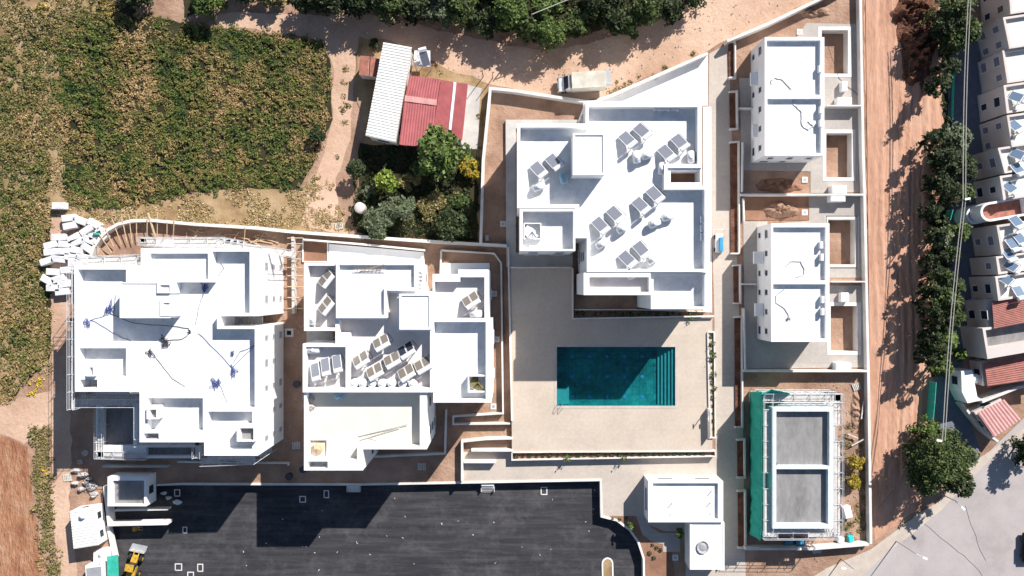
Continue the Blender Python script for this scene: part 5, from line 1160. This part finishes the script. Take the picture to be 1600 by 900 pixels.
def tree(px, py, r_px, h, m, lab, seed, dens=1.0, leaf=None, group=None, name='tree', nb=None, skirt=False):
    leaf = leaf or (.34, .4, .46, .38, .52)[seed % 5]; zc = h*.62; x, y = P(px, py, zc); r = r_px*S*(1-zc/H); rr = np.random.default_rng(seed)
    t = thing(name, lab, 'tree' if h > 2 else 'bush', (x, y, 0), 0, group)
    nb = nb or int(10+r*7); bc = []
    ex = .72
    for _ in range(nb):
        a = rr.uniform(0, 2*np.pi); q = math.sqrt(rr.uniform(0, 1))*r*ex*(1+.15*math.sin(3*a+seed)); zz = zc+(h-zc)*.75*(1-(q/(r*ex+.01))**2)*rr.uniform(.2, 1)-rr.uniform(0, .3)*r*.5
        bc.append((q*math.cos(a), q*math.sin(a), zz, r*rr.uniform(.2, .38)))
        if skirt and rr.uniform() < .75: bc.append((q*1.12*math.cos(a+.5), q*1.12*math.sin(a+.5), zc*rr.uniform(.25, .75), r*rr.uniform(.24, .38)))
    nb = len(bc)
    bc = np.array(bc); N_ = int((330 if skirt else 210)*dens*r*r*(.42/leaf)**1.6)+60; k = rr.integers(0, nb, N_)
    dr = rr.normal(0, 1, (N_, 3)); dr /= np.linalg.norm(dr, axis=1)[:, None]; dr[:, 2] = np.where(dr[:, 2] < -.3, -dr[:, 2], dr[:, 2])
    rad = bc[k, 3]*rr.uniform(.45, 1.1, N_); cen = bc[k, :3]+dr*rad[:, None]*np.array([1, 1, .8])
    leaves_mesh('crown', cen, .55, leaf, m, t)
    b = MB(); tr = max(.07, .045*h*.8); b.tube((0, 0, -.1), (0, 0, zc*.6), tr, tr*.7)
    for i in range(min(6, nb)): c = bc[i]; b.tube((0, 0, zc*.55), (c[0]*.9, c[1]*.9, c[2]), tr*.5, tr*.15, n=5)
    b.build('trunk', M['bark'], t); return t
G = 'trees beyond the dirt road'
top = [(210, -18, 30, 4, 'leafdark'), (322, -2, 28, 4.5, 'leafmid'), (375, -20, 25, 3.5, 'leafdark'), (425, -14, 25, 3, 'mixed'), (478, -5, 24, 4.5, 'leafdark'), (515, -6, 28, 5.5, 'leafdark'), (560, 0, 30, 5.5, 'leafdark'), (605, 3, 30, 6, 'leaf'),
       (650, 5, 30, 5.5, 'leafdark'), (685, 20, 28, 5, 'leafgrey'), (720, 12, 30, 6, 'leaf'), (760, 32, 26, 4.5, 'leafdark'), (795, 12, 32, 6.5, 'leafmid'), (825, 42, 24, 5, 'leaf'), (862, 46, 28, 5.5, 'leafmid'), (855, 8, 30, 6, 'leafmid'),
       (900, 34, 24, 5, 'leaf'), (930, 5, 28, 6, 'leafdark'), (962, 30, 26, 5, 'leafdark'), (990, 32, 24, 4.5, 'leaf'), (1012, 8, 30, 6, 'leaf'), (1045, 10, 24, 4.5, 'leafdark'), (1080, -12, 26, 4.5, 'leafdark'),
       (700, -30, 40, 7, 'leafdark'), (600, -35, 40, 7, 'leafdark'), (800, -32, 40, 7, 'leafdark'), (960, -30, 40, 7, 'leafdark'), (1060, -40, 36, 6, 'leafdark'), (520, -38, 36, 6, 'leafdark'), (880, -30, 34, 7, 'leaf')]
nm_ = {'leafdark': 'dark green', 'leafmid': 'fresh green', 'leaf': 'mid green', 'leafgrey': 'grey green', 'mixed': 'straw coloured', 'leafbright': 'bright yellow green', 'leafyellow': 'yellow'}
order = sorted(range(len(top)), key=lambda i: top[i][0])
for i, (px, py, r_, h, m) in enumerate(top): tree(px, py, r_, h, m, '%s bushy tree above the dirt road, %s from the left in the top row' % (nm_[m], ords[order.index(i)]), i+1, 1.0, group=G, skirt=True)
gard = [(557, 262, 17, 3.5, 'leafdark', 'small dark tree left in the garden below the old house', .4), (605, 281, 22, 3.5, 'leafbright', 'round bright yellow green tree in the garden below the old house', .5),
        (690, 238, 44, 6, 'leafmid', 'largest tree with long fresh green sprays over the red roof corner', .6), (655, 262, 16, 3, 'leaf', 'dark undergrowth tree below the big garden tree', .4), (735, 262, 20, 1.8, 'leafyellow', 'yellow flowering bush beside the white wall', .35),
        (596, 345, 30, 3.5, 'leafgrey', 'grey green olive tree by the wall, left', .38), (628, 326, 24, 4, 'leafgrey', 'taller grey green tree in the lower garden', .38), (590, 362, 18, 3, 'leaf', 'mid green bush overhanging the wall below the olive trees', .38),
        (708, 352, 30, 4.5, 'leafdark', 'dense dark green tree in the lower right garden corner', .42), (720, 318, 20, 3.8, 'leaf', 'broad leaved tree just above the dense dark garden tree', .6), (495, 208, 16, 1.9, 'leafdark', 'dark bush at the right edge of the weedy field', .35),
        (584, 68, 9, 1.8, 'leafdark', 'small dark bush at the top left corner of the old house', .3), (640, 285, 18, 1.6, 'mixed', 'dry brown bush in the middle of the garden', .3), (672, 320, 26, 1.4, 'mixed', 'low straw bush between the garden trees', .3), (575, 300, 12, 1.2, 'leafgrey', 'low grey bush near the round tank', .3)]
for i, (px, py, r_, h, m, lab, lf) in enumerate(gard): tree(px, py, r_, h, m, lab, 100+i, 1.15 if i != 5 else 1.3, leaf=lf, name='tree' if h > 2 else 'bush')
line = [(1494, 8, 34, 8.5, 'leaf'), (1508, 48, 28, 8, 'leaf'), (1490, 68, 20, 7, 'leaf'), (1478, 35, 26, 8, 'leafdark'), (1495, 215, 26, 6.5, 'leafgrey'), (1500, 262, 30, 8, 'leafdark'), (1480, 250, 28, 8, 'leafdark'), (1505, 300, 20, 7.5, 'leaf'), (1482, 300, 26, 8, 'leafdark'),
        (1472, 372, 20, 7, 'leafgrey'), (1498, 362, 20, 7.5, 'leafmid'), (1484, 395, 18, 7, 'leafdark'), (1476, 435, 18, 7.5, 'leaf'), (1492, 448, 18, 7, 'leaf'), (1482, 470, 24, 8, 'leaf'), (1490, 495, 20, 7.5, 'leaf'), (1472, 505, 22, 8, 'leafdark'), (1478, 530, 22, 7.5, 'leafmid'), (1466, 548, 22, 8, 'leaf'),
        (1498, 553, 12, 5, 'leafmid'), (1472, 575, 18, 7, 'leafmid'), (1455, 480, 18, 8, 'leafdark'), (1455, 330, 16, 7, 'leafdark'), (1458, 420, 16, 8, 'leafdark'), (1470, 130, 18, 8.5, 'leafdark'), (1482, 105, 18, 7.5, 'leafdark'), (1466, 280, 18, 8, 'leafdark'), (1464, 215, 18, 7.5, 'leafdark'), (1468, 245, 16, 6, 'leafdark'), (1462, 365, 16, 7, 'leafdark'), (1464, 400, 16, 7, 'leafdark'), (1460, 455, 18, 7.5, 'leafdark'), (1456, 530, 18, 8, 'leafdark'), (1452, 560, 16, 7.5, 'leafdark'), (1470, 345, 14, 5, 'leafdark')]
order = sorted(range(len(line)), key=lambda i: line[i][1])
for i, (px, py, r_, h, m) in enumerate(line): tree(px+2, py, r_*.9, h*.9, m, '%s roadside tree in the line beside the excavated track, %s from the top' % (nm_[m], ords[order.index(i)]), 200+i, 1.0, group='trees along the excavated track', skirt=True)
big = [(1475, 715, 50, 8.5, 'leaf', 'largest spreading tree at the bend of the street'), (1455, 680, 24, 6, 'leafmid', 'smaller crown at the upper left of the largest spreading tree'), (1515, 712, 18, 4, 'leafgrey', 'small olive tree right of the largest spreading tree'), (1448, 752, 26, 7, 'leaf', 'lower left companion of the largest spreading tree'), (1497, 755, 26, 7, 'leafdark', 'lower right companion of the largest spreading tree'), (1612, 700, 22, 5, 'leafdark', 'dark tree at the right edge below the pavilion'), (1612, 760-40, 18, 5, 'leafdark', 'dark tree at the right edge above the street')]
for i, (px, py, r_, h, m, lab) in enumerate(big): tree(px, py, r_, h, m, lab, 300+i, 1.0, skirt=True)
tree(1338, 722, 15, 1.6, 'leafyellow', 'yellow flowering bush right of the unfinished shell, upper', 401, 1.6, .3, name='bush'); tree(1335, 752, 14, 1.5, 'leafyellow', 'yellow flowering bush right of the unfinished shell, lower', 402, 1.6, .3, name='bush')
tree(1062, 833, 9, 2.2, 'leafmid', 'young tree in the soil below the service block', 403, 1.2, .3); tree(985, 822, 7, 2.0, 'leafmid', 'young tree beside the curved parking wall', 404, 1.2, .3)
# weeds
def scatter(name, polys_px, dens, hgt, size, m, lab, cat, bias=.8, patch=0, per=22, rad=(.18, .5)):
    """dens = clumps per square metre, each a small dome of leaves"""
    C = []
    for poly in polys_px:
        poly = rough(poly, 3.5, 11); pw = PP(poly, 0); xs = [p[0] for p in pw]; ys = [p[1] for p in pw]; A_ = (max(xs)-min(xs))*(max(ys)-min(ys)); n = int(A_*dens)
        x = NR.uniform(min(xs), max(xs), n); y = NR.uniform(min(ys), max(ys), n)
        k = inside_np(x+NR.normal(0, .25, n), y+NR.normal(0, .25, n), pw); x, y = x[k], y[k]
        if patch: kk = (np.sin(x*.8+1.3*np.sin(y*.5))+np.sin(y*.9+1.1*np.sin(x*.6))+NR.normal(0, .7, len(x))) > patch-1; x, y = x[kk], y[kk]
        n = len(x); r = NR.uniform(*rad, n); h = hgt*NR.uniform(.3, 1, n)*(.62+.38*np.sin(x*.55+np.sin(y*.4)*2)*np.cos(y*.35+np.sin(x*.3))); el = NR.uniform(0, np.pi, n); st = NR.uniform(1, 1.7, n)
        x, y, r, h, el, st = (np.repeat(q, per) for q in (x, y, r, h, el, st)); n = len(x)
        a = NR.uniform(0, 2*np.pi, n); q = np.sqrt(NR.uniform(0, 1, n))*r; dx, dy = q*np.cos(a)*st, q*np.sin(a)
        C.append(np.stack([x+dx*np.cos(el)-dy*np.sin(el), y+dx*np.sin(el)+dy*np.cos(el), h*(1-.75*(q/r)**2)*NR.uniform(.75, 1.05, n)], 1))
    o = leaves_mesh(name, np.concatenate(C), bias, size, m); return tag(o, lab, cat, kind='stuff')
field = [(-60, -30), (180, -30), (205, 15), (290, 38), (400, 50), (495, 62), (515, 92), (515, 185), (488, 258), (466, 294), (300, 297), (215, 326), (105, 322), (98, 230), (76, 230), (72, 335), (76, 560), (0, 640), (-60, 650)]
scatter('field_weeds', [[(85, 28), (180, 22), (205, 15), (290, 38), (400, 50), (495, 62), (515, 92), (515, 185), (488, 258), (466, 294), (300, 297), (215, 326), (105, 322), (96, 225), (88, 120)]], 4.8, .95, .26, 'weeds', 'dense mixed green and straw weeds covering the field', 'weeds', .75)
scatter('edge_weeds', [[(-60, 55), (90, 60), (96, 225), (76, 232), (72, 335), (76, 560), (0, 640), (-60, 650)]], 2.6, .85, .26, 'weeds', 'loose green weeds at the left edge of the picture', 'weeds', .75)
scatter('hazy_dry_weeds', [[(-60, -30), (200, -30), (200, 12), (150, 30), (90, 60), (98, 225), (80, 232), (76, 335), (76, 560), (0, 640), (-60, 650)]], 2.4, .75, .26, 'mixed', 'dry straw coloured weeds mixed in at the left edge of the picture', 'dry weeds', .75)  # dry weeds, kept paler here so their colour suggests haze
scatter('dry_grass', [[(75, 225), (98, 225), (100, 300), (215, 326), (330, 298), (470, 296), (498, 262), (520, 300), (545, 362), (420, 354), (300, 348), (235, 342), (180, 348), (105, 338), (75, 335)], [(-20, -20), (160, -20), (150, 28), (60, 40), (0, 45)], [(30, 320), (78, 320), (78, 600), (60, 580), (50, 400)]], 4.5, .4, .26, 'straw', 'dry straw coloured grass between the weeds and the site wall', 'dry grass', .8, .5)
scatter('verge_weeds', [[(46, 668), (78, 664), (80, 760), (88, 830), (98, 960), (72, 960), (62, 850), (52, 740)]], 5, .6, .25, 'mixed', 'rough weeds along the left verge of the dirt path', 'weeds', .8)
scatter('roadside_weeds', [[(345, 42), (500, 60), (512, 75), (400, 60), (340, 50)], [(935, 150), (1020, 110), (1105, 74), (1107, 80), (1020, 118), (940, 156)], [(536, 95), (542, 95), (545, 160), (538, 200), (530, 260), (526, 240), (534, 180)], [(748, 140), (762, 138), (756, 200), (750, 300), (745, 300), (748, 200)], [(1300, 700), (1358, 610), (1358, 845), (1320, 845)], [(660, 95), (700, 110), (690, 118), (660, 110)], [(560, 300), (745, 300), (745, 376), (560, 362)]], 2.2, .35, .24, 'mixed', 'sparse roadside weeds and garden undergrowth', 'weeds', .8, .4)
scatter('understory', [[(290, -50), (1090, -50), (1080, -12), (1040, 12), (985, 30), (900, 50), (860, 54), (800, 46), (740, 32), (690, 26), (600, 10), (470, 6), (360, -5), (300, 20)], [(1452, -40), (1482, -40), (1482, 330), (1478, 500), (1462, 585), (1454, 585), (1464, 400), (1468, 300), (1476, 190), (1472, 60)], [(562, 230), (745, 234), (746, 376), (700, 374), (562, 362), (550, 330)]], 2.6, 1.1, .3, 'leafdark', 'dark low undergrowth beneath the trees', 'undergrowth', .8)
scatter('yellow_flowers', [[(60, 5), (80, 5), (80, 22), (60, 22)], [(162, 5), (182, 5), (182, 24), (162, 24)], [(48, 590), (70, 585), (66, 610), (45, 620)], [(62, 725), (78, 728), (76, 746), (64, 745)], [(345, 120), (352, 120), (352, 132), (345, 130)], [(488, 62), (500, 66), (497, 74), (487, 70)], [(730, 250), (745, 248), (743, 285), (728, 285)]], 2.5, .6, .2, 'yflower', 'small patches of yellow flowers in the weeds', 'flowers')
# planter shrubs
def shrub_proto(seed, r, h, m):
    rr = np.random.default_rng(seed); n = 40; t = thing('planter_shrub', 'x', 'shrub'); a = rr.uniform(0, 6.28, n); q = r*np.sqrt(rr.uniform(0, 1, n))
    leaves_mesh('leaves', np.stack([q*np.cos(a), q*np.sin(a), h*(1-.6*q/r)*rr.uniform(.5, 1, n)], 1), .7, .2, m, t); b = MB(); b.tube((0, 0, 0), (0, 0, h*.7), .02); b.build('stem', M['bark'], t); return t
sp = [shrub_proto(1, .28, .5, 'leafdark'), shrub_proto(2, .38, 1.3, 'leafmid')]
first = [True, True]
def shrub(px, py, z, kind, lab, grp):
    x, y = P(px, py, z+.3)
    if first[kind]: first[kind] = False; o = sp[kind]; o.location = (x, y, z); o['label'] = lab; o['group'] = grp
    else: o = copy_tree(sp[kind], (x, y, z), R.uniform(0, 6), lab, grp)
    s_ = R.uniform(.75, 1.3); o.scale = (s_,)*3
for k, px in enumerate((903, 910, 930, 939, 953, 962, 972, 982, 986, 998, 1004, 1015, 1027, 1041, 1052, 1063, 1079, 1088)): shrub(px, 490+R.uniform(-1.5, 1.5), DECKZ, 0, 'dark shrub, %s from the left in the planter below the largest block' % ords[k], 'shrubs below the largest block')
for k in range(28): shrub(806+10.8*k, 713-.1*k+R.uniform(-1, 1), .5, 0, 'tiny dark shrub, %s from the left in the planter along the deck bottom' % ords[k], 'shrubs along the bottom deck planter')
for px in (886, 930, 974): shrub(px, 716, .5, 1, 'tall pale green plant in the bottom deck planter, %s of the three' % {886: 'left', 930: 'middle', 974: 'right'}[px], 'tall plants in the bottom planter')
for k in range(13): shrub(1112+.3*k, 526+12*k, .8, 0, 'dark shrub, %s from the top in the planter at the right deck edge' % ords[k], 'shrubs in the right deck planter')
for k, py in enumerate((536, 556, 585, 607)): shrub(1113+k, py, .8, 1, 'bushy pale plant in the right deck planter, %s from the top' % ords[k], 'tall plants in the right planter')
shrub(1080, 498, DECKZ, 1, 'pale plant overhanging the wall at the right end of the planter', None)
for k, (px, py) in enumerate([(957, 811), (968, 812), (979, 810), (1020, 852), (1026, 856), (1032, 860), (1015, 865), (1022, 872)]): shrub(px, py, 0, 0, 'small green plant in the soil beside the curved parking wall', 'plants in the curved bed')
